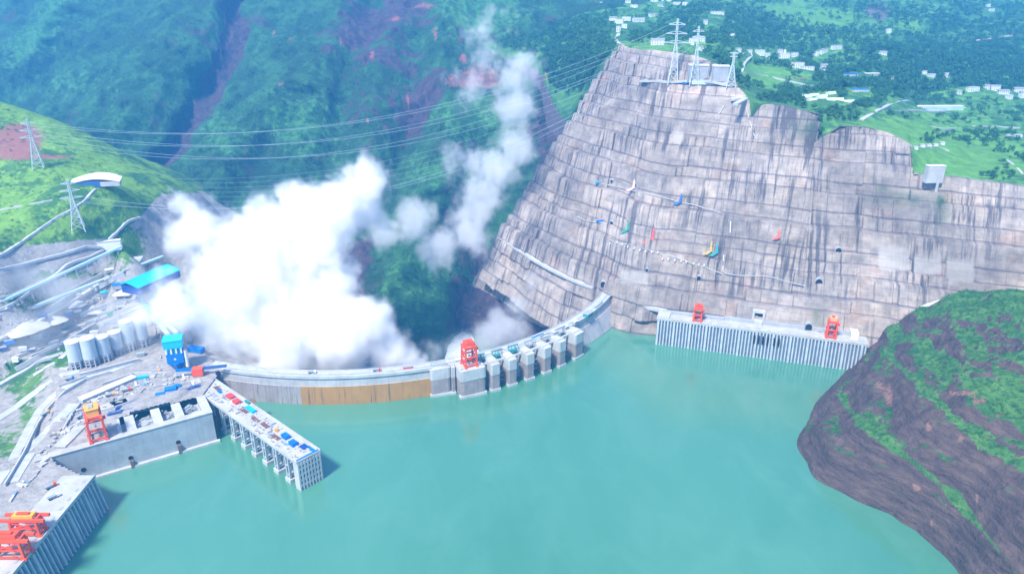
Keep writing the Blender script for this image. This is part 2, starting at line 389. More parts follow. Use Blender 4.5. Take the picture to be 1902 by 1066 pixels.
# ------------------------------------------------------------ far mountain on the left bank of the gorge
bgp = []
for py, y0 in ((760, 1270), (660, 1330), (600, 1400), (550, 1480), (500, 1560), (400, 1720), (300, 1900), (200, 2130), (100, 2420), (0, 2800), (-80, 3150)):
    for px in (-150, 150, 400, 650, 900, 1150):
        k = 1 + .22 * max(0, (350 - px) / 500) * (1 if py < 500 else .3) + .03 * max(0, (px - 900) / 250)
        bgp.append((px, py, math.log(y0 * k)))
bgf = tps([p[:2] for p in bgp], [p[2] for p in bgp], 1e-3)
nx, ny = 560, 330
PX, PY = np.meshgrid(np.linspace(-170, 1260, nx), np.linspace(-90, 760, ny))
Y = np.exp(bgf(np.stack([PX, PY], -1)))
ridges = [([(200, -40), (110, 50), (20, 130)], 38, 130), ([(450, -60), (330, 110), (180, 260)], 45, 120), ([(560, 130), (450, 270), (380, 400)], 40, 90), ([(330, 140), (420, 200), (520, 300)], 30, -60),
          ([(640, -30), (610, 120), (560, 300), (520, 430)], 40, 60), ([(740, 60), (700, 180), (690, 330)], 26, 45), ([(460, 10), (440, 110), (350, 240), (290, 340)], 26, -110),
          ([(830, 20), (820, 140), (850, 260), (800, 420)], 34, 110), ([(700, 0), (650, 150), (620, 300)], 20, -40), ([(790, 60), (770, 220), (740, 330)], 16, -35), ([(770, 480), (740, 600)], 40, 60), ([(930, 320), (900, 480), (860, 640)], 26, -60)]
for pts, wd, am in ridges:
    Y -= am * np.exp(-(line_d(PX, PY, pts) / wd) ** 2)
P = rays_np(PX, PY, Y)
q = P * np.array([1, 1, .45])
big = fbm(q, 420, 5, 3, ridged=True); mid = fbm(P * np.array([1, 1, .3]), 110, 4, 9, ridged=True); fine = fbm(P, 30, 4, 20)
off = big * 72 + mid * 52 + fine * 17
P[..., 1] -= off * .75; P[..., 2] += off * .35
rock = .16 + .8 * fbm(P * np.array([1, 1, .3]), 120, 6, 31, gain=.62)
for g in ((760, 150, 110, 130, .22), (650, 200, 60, 140, .14), (900, 560, 110, 110, .6), (660, 520, 60, 90, .7), (830, 220, 70, 90, .4), (490, 320, 60, 50, .35), (700, 30, 120, 60, .4), (1010, 230, 50, 120, .35)):
    rock += g[4] * gauss(PX, PY, *g[:4])
scar = [(435, 10), (450, 60), (445, 100)]; scar2 = [(435, 105), (405, 150), (405, 185), (355, 240), (330, 290), (290, 330)]
rock += .9 * np.exp(-(line_d(PX, PY, scar) / 16) ** 2) + 1.0 * np.exp(-(line_d(PX, PY, scar2) / 20) ** 2)
grass = np.zeros_like(rock)
for g in ((90, 60, 90, 20, -.8, 1.0), (870, 225, 50, 45, 0, 1.0), (780, 540, 55, 60, 0, 1.4), (850, 330, 90, 30, 0, .7), (430, 260, 60, 30, .5, .5), (900, 30, 80, 60, 0, .8), (150, 160, 80, 30, 0, .4), (580, 240, 70, 60, .7, .6)):
    grass += g[5] * gauss(PX, PY, *g[:5])
    rock -= .7 * g[5] * gauss(PX, PY, *g[:5])
soil = np.zeros_like(rock)
for g in ((812, 75, 7, 20), (858, 90, 8, 14), (862, 122, 8, 9), (547, 82, 9, 8), (515, 70, 6, 14), (530, 165, 14, 6), (1012, 150, 15, 45), (900, 150, 60, 30), (740, 48, 20, 8), (850, 55, 8, 8), (690, 235, 5, 10), (850, 275, 14, 8), (465, 290, 6, 10), (700, 120, 8, 14), (765, 200, 6, 25), (640, 90, 5, 12), (680, 330, 6, 16), (430, 50, 6, 25), (870, 165, 50, 12), (790, 20, 40, 8), (600, 300, 20, 6)):
    soil += .62 * gauss(PX, PY, *g)
fo = mesh_np('far_mountain', P, grid_faces(ny, nx), M['far'], attrs=dict(rock=rock, grass=grass, soil=soil)); tag(fo, kind='structure')
# floor of the gorge: river far below the dam
rb = MB(); rb.add([(-900, 1000, -178), (500, 1000, -178), (700, 1500, -178), (-900, 2400, -178)], [(0, 1, 2, 3)])
ro = rb.build('river', M['spray']); tag(ro, kind='structure')
# ------------------------------------------------------------ excavated slope above the right bank
ST = [  # foot (px, py at crest level), top (px, py, distance)
    ((925, 437), (1150, 85, 1650)), ((968, 463), (1158, 82, 1645)), ((1010, 490), (1166, 88, 1640)), ((1060, 515), (1185, 92, 1620)), ((1108, 534), (1205, 93, 1600)), ((1145, 552), (1245, 96, 1570)),
    ((1190, 566), (1290, 103, 1530)), ((1225, 569), (1335, 120, 1470)), ((1300, 583), (1375, 165, 1330)), ((1350, 590), (1400, 192, 1280)), ((1400, 597), (1450, 195, 1255)), ((1450, 604), (1528, 213, 1235)),
    ((1500, 611), (1512, 262, 1190)), ((1545, 618), (1560, 234, 1200)), ((1600, 624), (1604, 235, 1195)), ((1650, 632), (1650, 246, 1170)), ((1690, 638), (1689, 266, 1150)), ((1698, 640), (1694, 322, 1085)),
    ((1760, 650), (1760, 327, 1085)), ((1850, 668), (1850, 338, 1070)), ((1960, 690), (1960, 355, 1060)), ((2150, 720), (2150, 380, 1050))]
BH = 20.0
bots = np.array([Wz(a, b, HC) for (a, b), _ in ST])
# every top edge point lies on one even batter above the foot: distance back = COT x height
tan_ = np.gradient(bots[:, :2], axis=0); tan_ /= np.linalg.norm(tan_, axis=1, keepdims=True)
for _ in range(3): tan_ = np.stack([np.convolve(np.pad(tan_[:, k], 1, mode='edge'), [.3, .4, .3], 'valid') for k in (0, 1)], -1)
nor_ = np.stack([-tan_[:, 1], tan_[:, 0]], -1); nor_ *= np.sign(nor_[:, 1:2]); COTS = np.interp(np.arange(len(ST)), [0, 4, 8, 12, 16, 21], [1.0, 1.05, 1.12, 1.05, 1.0, 1.0])
tops = []; STY = []
for k, (_, (a, b, y0)) in enumerate(ST):
    lo_, hi_ = y0 * .7, y0 * 1.35
    for _i in range(40):
        y_ = (lo_ + hi_) / 2; p_ = Wy(a, b, y_); g_ = (p_.x - bots[k, 0]) * nor_[k, 0] + (p_.y - bots[k, 1]) * nor_[k, 1] - COTS[k] * (p_.z - HC)
        if g_ > 0: hi_ = y_
        else: lo_ = y_
    y_ = min(max(y_, y0 * .85), y0 * 1.15); tops.append(Wy(a, b, y_)); STY.append(y_)
tops = np.array(tops)
print('STY', [round(v) for v in STY], [s_[1][2] for s_ in ST])
cum = np.r_[0, np.cumsum(np.hypot(*(np.diff(bots[:, :2], axis=0).T)))]
def dens(arr, n):
    u = np.linspace(0, cum[-1], n); return np.stack([np.interp(u, cum, arr[:, k]) for k in range(3)], -1), u
NX = 620
B_, U_ = dens(bots, NX); T_, _ = dens(tops, NX)
hor = T_[:, :2] - B_[:, :2]
rows = []; lvl = []; edge = []
nb = int(math.ceil((T_[:, 2].max() - HC) / BH))
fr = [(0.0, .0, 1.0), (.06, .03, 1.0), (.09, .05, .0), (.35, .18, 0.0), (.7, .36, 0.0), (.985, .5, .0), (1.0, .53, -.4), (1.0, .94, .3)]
H_ = T_[:, 2] - HC
LV = [HC - 80, HC - 60, HC - 40, HC - 20, HC]; cyc_ = [24, 15, 27, 14, 14, 30, 16, 26, 13, 28, 15, 22, 14, 26, 15, 24, 14, 20, 20, 20]
for c_ in cyc_: LV.append(LV[-1] + c_)
for k in range(len(LV) - 1):
    if LV[k] > T_[:, 2].max(): break
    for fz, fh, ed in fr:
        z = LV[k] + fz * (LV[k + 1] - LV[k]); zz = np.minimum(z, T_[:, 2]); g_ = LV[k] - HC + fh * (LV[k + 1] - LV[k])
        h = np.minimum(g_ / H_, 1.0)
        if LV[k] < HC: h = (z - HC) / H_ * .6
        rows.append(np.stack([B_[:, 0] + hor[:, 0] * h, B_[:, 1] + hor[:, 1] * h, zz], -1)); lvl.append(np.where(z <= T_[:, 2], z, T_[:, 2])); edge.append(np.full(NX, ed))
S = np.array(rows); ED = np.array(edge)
n = fbm(S, 60, 4, 41, ridged=True); n2 = fbm(S, 9, 2, 45)
hn = hor / np.linalg.norm(hor, axis=1, keepdims=True)
ci = np.floor(U_ / 23.0).astype(np.int64)[None] + np.zeros(S.shape[:2], np.int64); ki = np.repeat(np.arange(S.shape[0] // len(fr)), len(fr))[:, None] + 0 * ci
n3 = _h(ci + 3 * ki, ki, ki * 0, 5) - .5; ci2 = np.floor((U_[None] + 40 * _h(ki, ki * 0, ki * 0, 2)) / 75.0).astype(np.int64); n4 = _h(ci2, ki // 3, ki * 0, 8) - .5
dn = (n * 3.5 + n2 * 1.1 + n3 * 4.4 + n4 * 10.0); S[..., 0] -= hn[None, :, 0] * dn; S[..., 1] -= hn[None, :, 1] * dn
S[..., 2] += fbm(S, 30, 2, 48) * .8 + fbm(S, 140, 2, 49) * 5 * sstep(0, 30, T_[None, :, 2] - S[..., 2]) * sstep(HC + 10, HC + 50, S[..., 2])
# pylon platform cut into the upper slope
UVs = np.stack([np.broadcast_to(U_, S.shape[:2]), S[..., 2] - HC + 200], -1)
# photo-pixel position of every vertex, to place the patches seen on the slope
def topx(P_):
    d = P_ - np.array([0, 0, CAMZ]); yy = d[..., 1] * CP - d[..., 2] * SP; zz = d[..., 1] * SP + d[..., 2] * CP
    return PW / 2 + FPX * d[..., 0] / yy, PH / 2 - FPX * zz / yy
sx_, sy_ = topx(S)
gr = np.zeros(S.shape[:2])
for g in ((1680, 370, 60, 14), (1750, 385, 14, 40), (1520, 590, 16, 22), (1640, 350, 12, 8), (1500, 240, 30, 20)): gr += .9 * gauss(sx_, sy_, *g)
pale = np.zeros_like(gr)
for x0, x1, y0, y1 in ((1630, 1690, 458, 505), (1696, 1750, 470, 512), (1756, 1810, 482, 528), (1245, 1272, 245, 266), (1150, 1205, 500, 530)):
    pale += .75 * (sstep(x0, x0 + 4, sx_) - sstep(x1 - 4, x1, sx_)) * (sstep(y0, y0 + 5, sy_) - sstep(y1 - 5, y1, sy_))
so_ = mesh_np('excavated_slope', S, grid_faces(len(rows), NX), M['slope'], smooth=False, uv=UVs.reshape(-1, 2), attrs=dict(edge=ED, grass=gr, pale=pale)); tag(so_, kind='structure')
# slope downstream of the dam, from the crest road down into the gorge
ls = [((925, 437), (845, 600, -165)), ((968, 463), (900, 625, -165)), ((1010, 490), (950, 665, -165)), ((1060, 515), (1010, 700, -165)), ((1108, 534), (1075, 730, -165)), ((1140, 545), (1130, 720, -165))]
b2 = np.array([Wz(a, b, HC) for (a, b), _ in ls]); t2 = np.array([Wz(*t) for _, t in ls])
cu = np.r_[0, np.cumsum(np.hypot(*(np.diff(b2[:, :2], axis=0).T)))]; uu = np.linspace(0, cu[-1], 160)
B2 = np.stack([np.interp(uu, cu, b2[:, k]) for k in range(3)], -1); T2 = np.stack([np.interp(uu, cu, t2[:, k]) for k in range(3)], -1)
rr = []
for k in range(0, 9):
    for fz, fh in ((0, 0), (0, .28), (.3, .5), (.6, .7), (.95, .98)):
        rr.append(np.stack([B2[:, 0] + (T2[:, 0] - B2[:, 0]) * (k + fh) / 9, B2[:, 1] + (T2[:, 1] - B2[:, 1]) * (k + fh) / 9, HC + (T2[:, 2] - HC) * (k + fz) / 9], -1))
L2 = np.array(rr); dn = fbm(L2, 50, 4, 51, ridged=True) * 7 * sstep(0, 6, np.arange(len(rr)))[:, None]
L2[..., 0] -= dn * .8; L2[..., 1] -= dn * .4
uv2 = np.stack([np.broadcast_to(uu, L2.shape[:2]), L2[..., 2] - HC + 200], -1)
z0_ = np.zeros((25, 160)); F_a = grid_faces(25, 160)[:, ::-1]
lo = mesh_np('gorge_side_slope', L2[:25], F_a, M['slope'], smooth=False, uv=uv2[:25].reshape(-1, 2), attrs=dict(edge=z0_, grass=z0_, pale=z0_)); tag(lo, kind='structure')
L3 = L2[24:].copy(); d3 = fbm(L3, 40, 4, 53, ridged=True) * 14 * sstep(0, 5, np.arange(len(L3)))[:, None]; L3[..., 0] -= d3 * .85; L3[..., 1] -= d3 * .3
lo = mesh_np('gorge_cliff', L3, grid_faces(len(L3), 160)[:, ::-1], M['far'], smooth=True, attrs=dict(rock=np.full(L3.shape[:2], 1.1), grass=0 * L3[..., 0], soil=0 * L3[..., 0])); tag(lo, kind='structure')
# ------------------------------------------------------------ wooded terrace above the slope
tp = [(780, 0, 2850), (850, 40, 2620), (900, 80, 2400), (1000, 115, 2150), (1040, 190, 1950), (1060, 215, 1790), (1100, 160, 1780), (1150, 85, 1665), (1245, 96, 1585), (1335, 118, 1490), (1375, 165, 1345), (1450, 195, 1270), (1528, 213, 1250),
      (1512, 262, 1205), (1560, 234, 1215), (1604, 235, 1210), (1650, 246, 1185), (1689, 266, 1165), (1694, 322, 1100), (1760, 327, 1100), (1850, 338, 1085), (1960, 355, 1075), (2150, 380, 1065),
      (800, -60, 3300), (1000, 50, 2650), (1000, -60, 3900), (1150, 40, 2300), (1250, 40, 2350), (1250, 0, 2900), (1250, -60, 3900), (1400, 130, 1800), (1400, 70, 2250), (1400, 0, 3000), (1400, -60, 3800),
      (1500, 180, 1480), (1500, 120, 1950), (1600, 190, 1480), (1600, 60, 2500), (1600, 0, 3000), (1600, -60, 3700), (1700, 200, 1650), (1720, 250, 1300), (1700, 120, 2150), (1850, 280, 1330), (1850, 200, 1750), (1850, 120, 2250), (1850, 40, 2900), (1850, -60, 3900),
      (2100, 290, 1400), (2100, 120, 2400), (2100, 0, 3200), (1300, 120, 1620), (1200, 60, 2000)]
sty_ = {(a, b): y_ for (_, (a, b, y0)), y_ in zip(ST, STY)}
tp = [(a, b, sty_.get((a, b), 0) + 16 if (a, b) in sty_ else sty_.get((a, b - 1), y - 16) + 16 if (a, b - 1) in sty_ else y) for a, b, y in tp]
tf = tps([p[:2] for p in tp], [math.log(p[2]) for p in tp], 2e-4)
edgel = [(770, -15), (835, 42), (890, 78), (950, 98), (1005, 118), (1030, 180), (1058, 218), (1080, 175), (1110, 130), (1150, 85), (1158, 82), (1205, 93), (1245, 96), (1290, 103), (1335, 120), (1375, 165), (1400, 192), (1450, 195), (1528, 213), (1512, 262), (1560, 234), (1604, 235), (1650, 246), (1689, 266), (1694, 322), (1760, 327), (1850, 338), (1960, 355), (2150, 380)]
el = np.array(edgel, float); ec = np.r_[0, np.cumsum(np.hypot(*np.diff(el, axis=0).T))]; NXT, NYT = 520, 200
eu = np.linspace(0, ec[-1], NXT); ex, ey = np.interp(eu, ec, el[:, 0]), np.interp(eu, ec, el[:, 1])
tx = np.linspace(770, 2150, NXT)
vv = np.linspace(0, 1, NYT)[:, None]
PX = ex[None] * (1 - vv) ** 1.0 + tx[None] * vv; PX = ex[None] + (tx - ex)[None] * sstep(0, 1, vv); PY = ey[None] + (-75 - ey)[None] * vv
Y = np.exp(tf(np.stack([PX, PY], -1))); P = rays_np(PX, PY, Y)
dz = (fbm(P * np.array([1, 1, .5]), 200, 4, 61) * 22 + fbm(P, 18, 3, 65) * 3.5) * sstep(0, .08, vv)
# terraced fields: small risers
P[..., 2] += dz
rock = .0 + .25 * fbm(P, 150, 3, 71); grass = .25 + .5 * fbm(P, 160, 3, 73); soil = np.zeros_like(rock)
for g in ((1630, 20, 26, 28, 0, .8), (1560, 15, 30, 20, 0, .5), (1440, 10, 60, 12, 0, .4), (1700, 20, 50, 20, 0, .25)): rock += g[5] * gauss(PX, PY, *g[:5])
for g in ((1760, 290, 90, 50, 0, .9), (1650, 235, 90, 20, 0, .5), (1420, 140, 60, 18, 0, .7), (1520, 170, 60, 8, 0, .4), (900, 30, 60, 40, 0, .8), (1220, 85, 60, 10, 0, .7), (1520, 45, 60, 15, -.3, .7), (1660, 60, 90, 14, -.4, .6), (1480, 25, 50, 20, 0, .4), (1880, 300, 60, 40, 0, .5)): grass += g[5] * gauss(PX, PY, *g[:5]); rock -= .5 * g[5] * gauss(PX, PY, *g[:5])
soil += .7 * gauss(PX, PY, 1010, 155, 14, 34) + .5 * gauss(PX, PY, 1480, 143, 60, 3) + .45 * gauss(PX, PY, 1600, 173, 40, 3)
# skirt: the terrace edge drops as a cliff
sk = []
for k, (dzz, dyy) in enumerate(((-330, 70), (-200, 45), (-110, 30), (-40, 14))):
    r_ = P[0].copy(); r_[:, 2] += dzz; r_[:, 1] += np.where(ex < 1064, -dyy * .2, dyy * 1.5); r_[:, 0] += np.where(ex < 1064, 0, dyy * .2); r_[:, 1] += fbm(r_, 60, 3, 81) * 14; sk.append(r_)
P = np.concatenate([np.array(sk), P]); pad = lambda a, v: np.concatenate([np.full((4, NXT), v), a])
rock = pad(rock, .8); grass = pad(grass, 0.0); soil = pad(soil, .1)
to = mesh_np('terrace_ground', P, grid_faces(NYT + 4, NXT), M['terrace'], attrs=dict(rock=rock, grass=grass, soil=soil)); tag(to, kind='structure')
TER = P[4:]; TERPX = PX; TERPY = PY
def on_terrace(px, py):
    y = float(np.exp(tf(np.array([[px, py]], float)))[0]); p = Wy(px, py, y)
    d = (TER[..., 0] - p.x) ** 2 + (TER[..., 1] - p.y) ** 2; i = np.unravel_index(np.argmin(d), d.shape)
    return Vector((p.x, p.y, TER[i][2]))
# ------------------------------------------------------------ headland in the right foreground
hp = [Wz(*a) for a in ((1568, 692, 0), (1520, 742, 0), (1482, 812, 0), (1500, 860, 0), (1570, 918, 0), (1660, 958, 0), (1700, 984, 0), (1780, 1064, 0), (1850, 1150, 0), (1950, 1270, 0),
    (1556, 692, -14), (1504, 742, -14), (1462, 812, -14), (1480, 878, -14), (1556, 940, -14), (1646, 982, -14), (1686, 1008, -14), (1762, 1082, -14), (1832, 1168, -14),
    (1578, 702, 20), (1548, 755, 20), (1515, 815, 20), (1535, 855, 20), (1600, 893, 20), (1685, 935, 20), (1735, 965, 20), (1820, 1050, 20), (1900, 1140, 20),
    (1640, 617, 45), (1604, 700, 45), (1580, 780, 45), (1612, 838, 45), (1690, 880, 45), (1770, 925, 45), (1860, 1010, 45), (1960, 1110, 45),
    (1668, 592, 62), (1700, 577, 75), (1682, 690, 75), (1676, 780, 75), (1740, 830, 75), (1830, 880, 75), (1920, 950, 75), (2040, 1060, 75),
    (1745, 560, 92), (1770, 670, 105), (1790, 745, 105), (1880, 800, 105), (1980, 860, 105), (1795, 549, 106), (1850, 545, 120), (1905, 545, 128), (1850, 610, 132), (1890, 680, 132), (1980, 740, 132), (2100, 800, 135), (2000, 640, 155))]
hp += [Wz(a, b, z) + Vector((-10, 90, -70)) for a, b, z in ((1640, 617, 45), (1668, 592, 62), (1700, 577, 75), (1745, 560, 92), (1795, 549, 106), (1850, 545, 120), (1905, 545, 128))]
HX = [tuple(p) for p in hp]
HX += [(1000, 1050, 60), (1000, 800, 190), (1000, 500, 160), (250, 760, -60), (300, 600, -60), (340, 900, -50), (380, 480, -55), (440, 380, -40), (600, 380, 60)]
hf = tps([p[:2] for p in HX], [p[2] for p in HX], 1e-3)
nx, ny = 420, 470
X, Yg = np.meshgrid(np.linspace(280, 1000, nx), np.linspace(360, 1090, ny))
Z = hf(np.stack([X, Yg], -1)); G = np.stack([X, Yg, Z], -1)
shore = sstep(-2, 12, Z)
s = (Z - .05 * (X - 400) + .05 * (Yg - 700) + fbm(G, 90, 3, 91) * 9)
per = 27.0; f = s / per - np.floor(s / per)
step = (np.floor(s / per) + np.where(f < .5, .22 * f / .5, .22 + .78 * (f - .5) / .5)) * per - s
gl = fbm(np.stack([X * .8 + Yg * .6, (Yg * .8 - X * .6) * .25, Z * 0], -1), 26, 4, 131, ridged=True)
Z2 = Z + step * .85 * shore + gl * 6 * shore + fbm(G * np.array([1, 1, 0]), 34, 5, 95, ridged=True) * 6.5 * shore + fbm(G, 8, 3, 99) * 1.8 * (.3 + shore)
G[..., 2] = Z2
gy, gx = np.gradient(Z2, Yg[1, 0] - Yg[0, 0], X[0, 1] - X[0, 0]); sl = np.hypot(gx, gy)
hx_, hy_ = topx(G)
up = sstep(26, -14, hy_ - np.interp(hx_, [1600, 1640, 1700, 1780, 1850, 1920], [600, 606, 648, 712, 765, 800]) + 10 * np.sin(hx_ / 14.0))        # the upper flank is mostly green
flat = 1 - sstep(.42, .8, sl)
rock = 1.05 + .45 * fbm(G, 60, 3, 107) - flat * .95 - .75 * up * (1 - .5 * sstep(.9, 1.3, sl)) + .3 * fbm(G, 25, 3, 103)
soil = np.zeros_like(rock)
for g in ((1650, 735, 13, 26), (1630, 715, 10, 10), (1725, 793, 9, 14), (1783, 815, 10, 14), (1700, 905, 14, 10), (1790, 730, 40, 8), (1820, 745, 20, 9), (1730, 975, 5, 15), (1855, 770, 14, 6), (1815, 925, 6, 12), (1655, 950, 12, 6)): soil += .72 * gauss(hx_, hy_, *g)
st1 = np.exp(-(line_d(hx_, hy_, [(1562, 735), (1590, 775), (1620, 800), (1700, 860), (1780, 930), (1830, 990), (1890, 1070)]) / (13 + 6 * np.sin(hx_ / 23.0))) ** 2)
st2 = np.exp(-(line_d(hx_, hy_, [(1640, 650), (1680, 690), (1740, 745), (1790, 790), (1840, 830), (1920, 880)]) / (13 + 6 * np.sin(hx_ / 17.0 + 1))) ** 2)
st3 = np.exp(-(line_d(hx_, hy_, [(1660, 625), (1700, 655), (1770, 715), (1850, 770), (1920, 800)]) / 18) ** 2)
bare = sum(np.exp(-(line_d(hx_, hy_, l) / 11) ** 2) for l in ([(1690, 600), (1745, 640), (1800, 668), (1850, 700)], [(1790, 600), (1850, 625), (1910, 650)], [(1760, 625), (1820, 650), (1910, 700)]))
rock += 1.1 * sstep(1.0, 0.0, up) * .35 + .8 * bare - 1.15 * (st1 + st2 + .6 * st3)
grass = .2 + .5 * up + .5 * gauss(hx_, hy_, 1520, 870, 30, 14, .5) + .7 * (st1 + st2)
rock -= .6 * gauss(hx_, hy_, 1520, 862, 40, 12, .6)
keep = (Z2[:-1, :-1] > -12)
ho = mesh_np('headland', G, grid_faces(ny, nx, keep), M['head'], attrs=dict(rock=rock, grass=grass, soil=soil)); tag(ho, kind='structure')
HEAD = (G, rock, hx_, hy_)
# ------------------------------------------------------------ left bank: green hill, roads cut, works platform
lp = [Wy(*a) for a in ((-80, 185, 1520), (0, 197, 1450), (60, 215, 1420), (130, 255, 1380), (200, 310, 1330), (250, 332, 1290), (285, 372, 1250))]
lpx = [(p.x, p.y, p.z) for p in lp] + [(p.x + 60, p.y + 180, p.z - 110) for p in lp] + [(p.x + 120, p.y + 420, p.z - 260) for p in lp]
lpx += [tuple(Wy(*a)) for a in ((0, 300, 1270), (-80, 300, 1280), (100, 320, 1250), (0, 400, 1100), (-80, 400, 1100), (140, 430, 1070), (230, 400, 1130), (165, 345, 1225), (0, 470, 985), (0, 505, 950), (220, 458, 1060), (0, 560, 915), (-80, 560, 900), (250, 370, 1190))]
lpx += [tuple(Wz(*a)) for a in ((100, 590, 58), (200, 590, 44), (0, 640, 58), (130, 684, 40), (280, 642, 40), (200, 540, 66), (260, 525, 62), (320, 495, 66), (350, 560, 42), (330, 690, 40), (250, 700, 40), (150, 740, 40), (395, 690, 40), (0, 900, 40), (60, 880, 40), (50, 700, 22), (20, 780, 20), (0, 850, 28), (100, 690, 34), (-60, 1066, 40), (-100, 800, 30), (-100, 700, 40), (300, 415, 130), (335, 440, 105), (370, 490, 60), (400, 550, 20), (425, 610, -20), (420, 660, 20), (520, 560, -140), (600, 600, -165), (480, 450, -120), (440, 380, -130), (380, 330, -120), (700, 620, -170), (600, 480, -165), (470, 640, -90), (380, 740, 40), (300, 800, 40), (100, 950, 40), (0, 1060, 40), (-200, 1200, 40), (-300, 900, 60), (160, 800, 40), (180, 640, 40), (380, 630, 38))]
lf = tps([p[:2] for p in lpx], [p[2] for p in lpx], 1e-3)
nx, ny = 560, 560
X, Yg = np.meshgrid(np.linspace(-1250, -60, nx), np.linspace(420, 2000, ny))
Z = lf(np.stack([X, Yg], -1)); G = np.stack([X, Yg, Z], -1)
wild = sstep(60, 110, Z) + sstep(30, -20, Z); wild = np.clip(wild, 0, 1)
Z = Z + fbm(G, 130, 4, 111) * 15 * wild + fbm(G, 12, 3, 115) * (1.6 * wild + .35) + fbm(G, 40, 3, 117, ridged=True) * 4 * sstep(30, 0, Z)
flatp = 1 - wild
Z = np.where((Z > 33) & (Z < 43) & (Yg < 1060), 39.6 + (Z - 39.6) * .15, Z)
G[..., 2] = Z; lx_, ly_ = topx(G)
rock = .9 * np.ones_like(Z); grass = np.zeros_like(Z); soil = np.zeros_like(Z)
top = sstep(8, -14, ly_ - np.interp(lx_, [-200, 0, 80, 200, 262, 300], [510, 470, 455, 440, 400, 360]))
rock -= (1.3 - .75 * np.clip(fbm(G, 60, 4, 121) * 1.6, 0, 1)) * top; grass += (.45 + .9 * fbm(G, 45, 3, 123)) * top
for g in ((40, 700, 60, 40, .6), (110, 660, 30, 20, .7), (10, 830, 40, 40, .5), (50, 770, 30, 40, .45), (150, 655, 40, 20, .4), (225, 465, 40, 40, .5), (250, 445, 30, 30, .4), (60, 560, 120, 20, .5), (120, 510, 80, 12, .6)): rock -= g[4] * gauss(lx_, ly_, *g[:4]); grass += .1 * gauss(lx_, ly_, *g[:4])
for g in ((30, 262, 70, 34, .6), (40, 250, 40, 26, .5), (110, 292, 50, 5, .6), (160, 468, 14, 5, .6), (15, 290, 60, 14, .4)): soil += g[4] * gauss(lx_, ly_, *g[:4])
w0_ = Wz(88, 851, HC); w1_ = Wz(394, 766, HC); wn_ = (w1_ - w0_).normalized(); wq_ = Vector((-wn_.y, wn_.x, 0))
edgeX = [Wz(-400, 1500, HC), Wz(20, 1068, HC), Wz(160, 888, HC), Wz(100, 862, HC), w0_ + wq_ * 4, w0_ + wn_ * 70 + wq_ * 5, w0_ + wn_ * 70 + wq_ * 46.5, w1_ - wn_ * 3 + wq_ * 46.5, Wz(385, 722, HC), Wz(402, 706, HC), Wz(398, 690, HC)]
poly = [(p.x, p.y) for p in edgeX] + [(-330, 900), (-100, 950), (-60, 2050), (-1300, 2050), (-1300, 300)]
def inside(x, y, pl):
    r_ = np.zeros(x.shape, bool); j = len(pl) - 1
    for i in range(len(pl)):
        xi, yi = pl[i]; xj, yj = pl[j]
        if yi != yj: r_ ^= ((yi > y) != (yj > y)) & (x < (xj - xi) * (y - yi) / (yj - yi) + xi)
        j = i
    return r_
# behind the dam the gorge wall may come close, never through the dam
rad = np.hypot(X - DCX, Yg - DCY)
keep = inside(X[:-1, :-1], Yg[:-1, :-1], poly) & ~((rad[:-1, :-1] > DR - 30) & (X[:-1, :-1] > -385) & (Yg[:-1, :-1] > 700)) & (Z[:-1, :-1] > -185)
lo = mesh_np('left_bank_ground', G, grid_faces(ny, nx, keep), M['bank'], attrs=dict(rock=rock, grass=grass, soil=soil)); tag(lo, kind='structure')
def on_bank(px, py):
    """point of the left bank seen at a pixel: march along the ray until it meets the ground"""
    d = np.array(ray(px, py)); ts = np.linspace(300, 2200, 1500); pts = np.array([0, 0, CAMZ]) + d[None] * ts[:, None] / d[1]
    ix = np.clip(((pts[:, 0] + 1250) / 1190 * (nx - 1)).round().astype(int), 0, nx - 1); iy = np.clip(((pts[:, 1] - 420) / 1580 * (ny - 1)).round().astype(int), 0, ny - 1)
    h = G[iy, ix, 2]; k = np.argmax(pts[:, 2] < h); return Vector((pts[k][0], pts[k][1], float(h[k])))
# ------------------------------------------------------------ arch dam
def px_of(P_):
    a, b = topx(np.array(P_, float)); return float(a), float(b)
def ang_at(px, r=0.0, z=HC):
    a, b = DA0 - .1, DA1 + .25
    for _ in range(50):
        m = (a + b) / 2
        if px_of(damp(m, r, z))[0] < px: a = m
        else: b = m
    return (a + b) / 2
UO0 = (ang_at(556) - DA0) * DR; UO1 = (ang_at(806) - DA0) * DR; M['dam'] = dam_mat()
dam = thing('arch_dam', 'long curved white concrete arch dam holding back the green reservoir, ochre panels on its face', 'dam', damp((DA0 + DA1) / 2))
NA = 160; aa = np.linspace(DA0, DA1 + .012, NA)
prof = [(-14, HC - 1), (0, HC - 1), (.6, 26.2), (1.6, 26), (3, 1), (3, -60), (3, -172), (-62, -172), (-26, -40), (-14, 12)]
V = []; UVd = []
for r_, z_ in prof:
    for a in aa:
        bt_ = 15 * float(sstep(.62, 1.0, (a - DA0) / (DA1 - DA0))) * min(1.0, max(0.0, (HC - 8 - z_) / 30)) if r_ > 0 else 0
        V.append(damp(a, r_ + bt_, z_)); UVd.append(((a - DA0) * DR, HC - z_))
V = np.array([tuple(v) for v in V])
np_ = len(prof); idx = np.arange(np_ * NA).reshape(np_, NA)
F = [(idx[k, i], idx[(k + 1) % np_, i], idx[(k + 1) % np_, i + 1], idx[k, i + 1]) for k in range(np_) for i in range(NA - 1)]
o = mesh_np('dam_wall', V - np.array(dam.location), F, M['dam'], dam, smooth=False, uv=UVd)
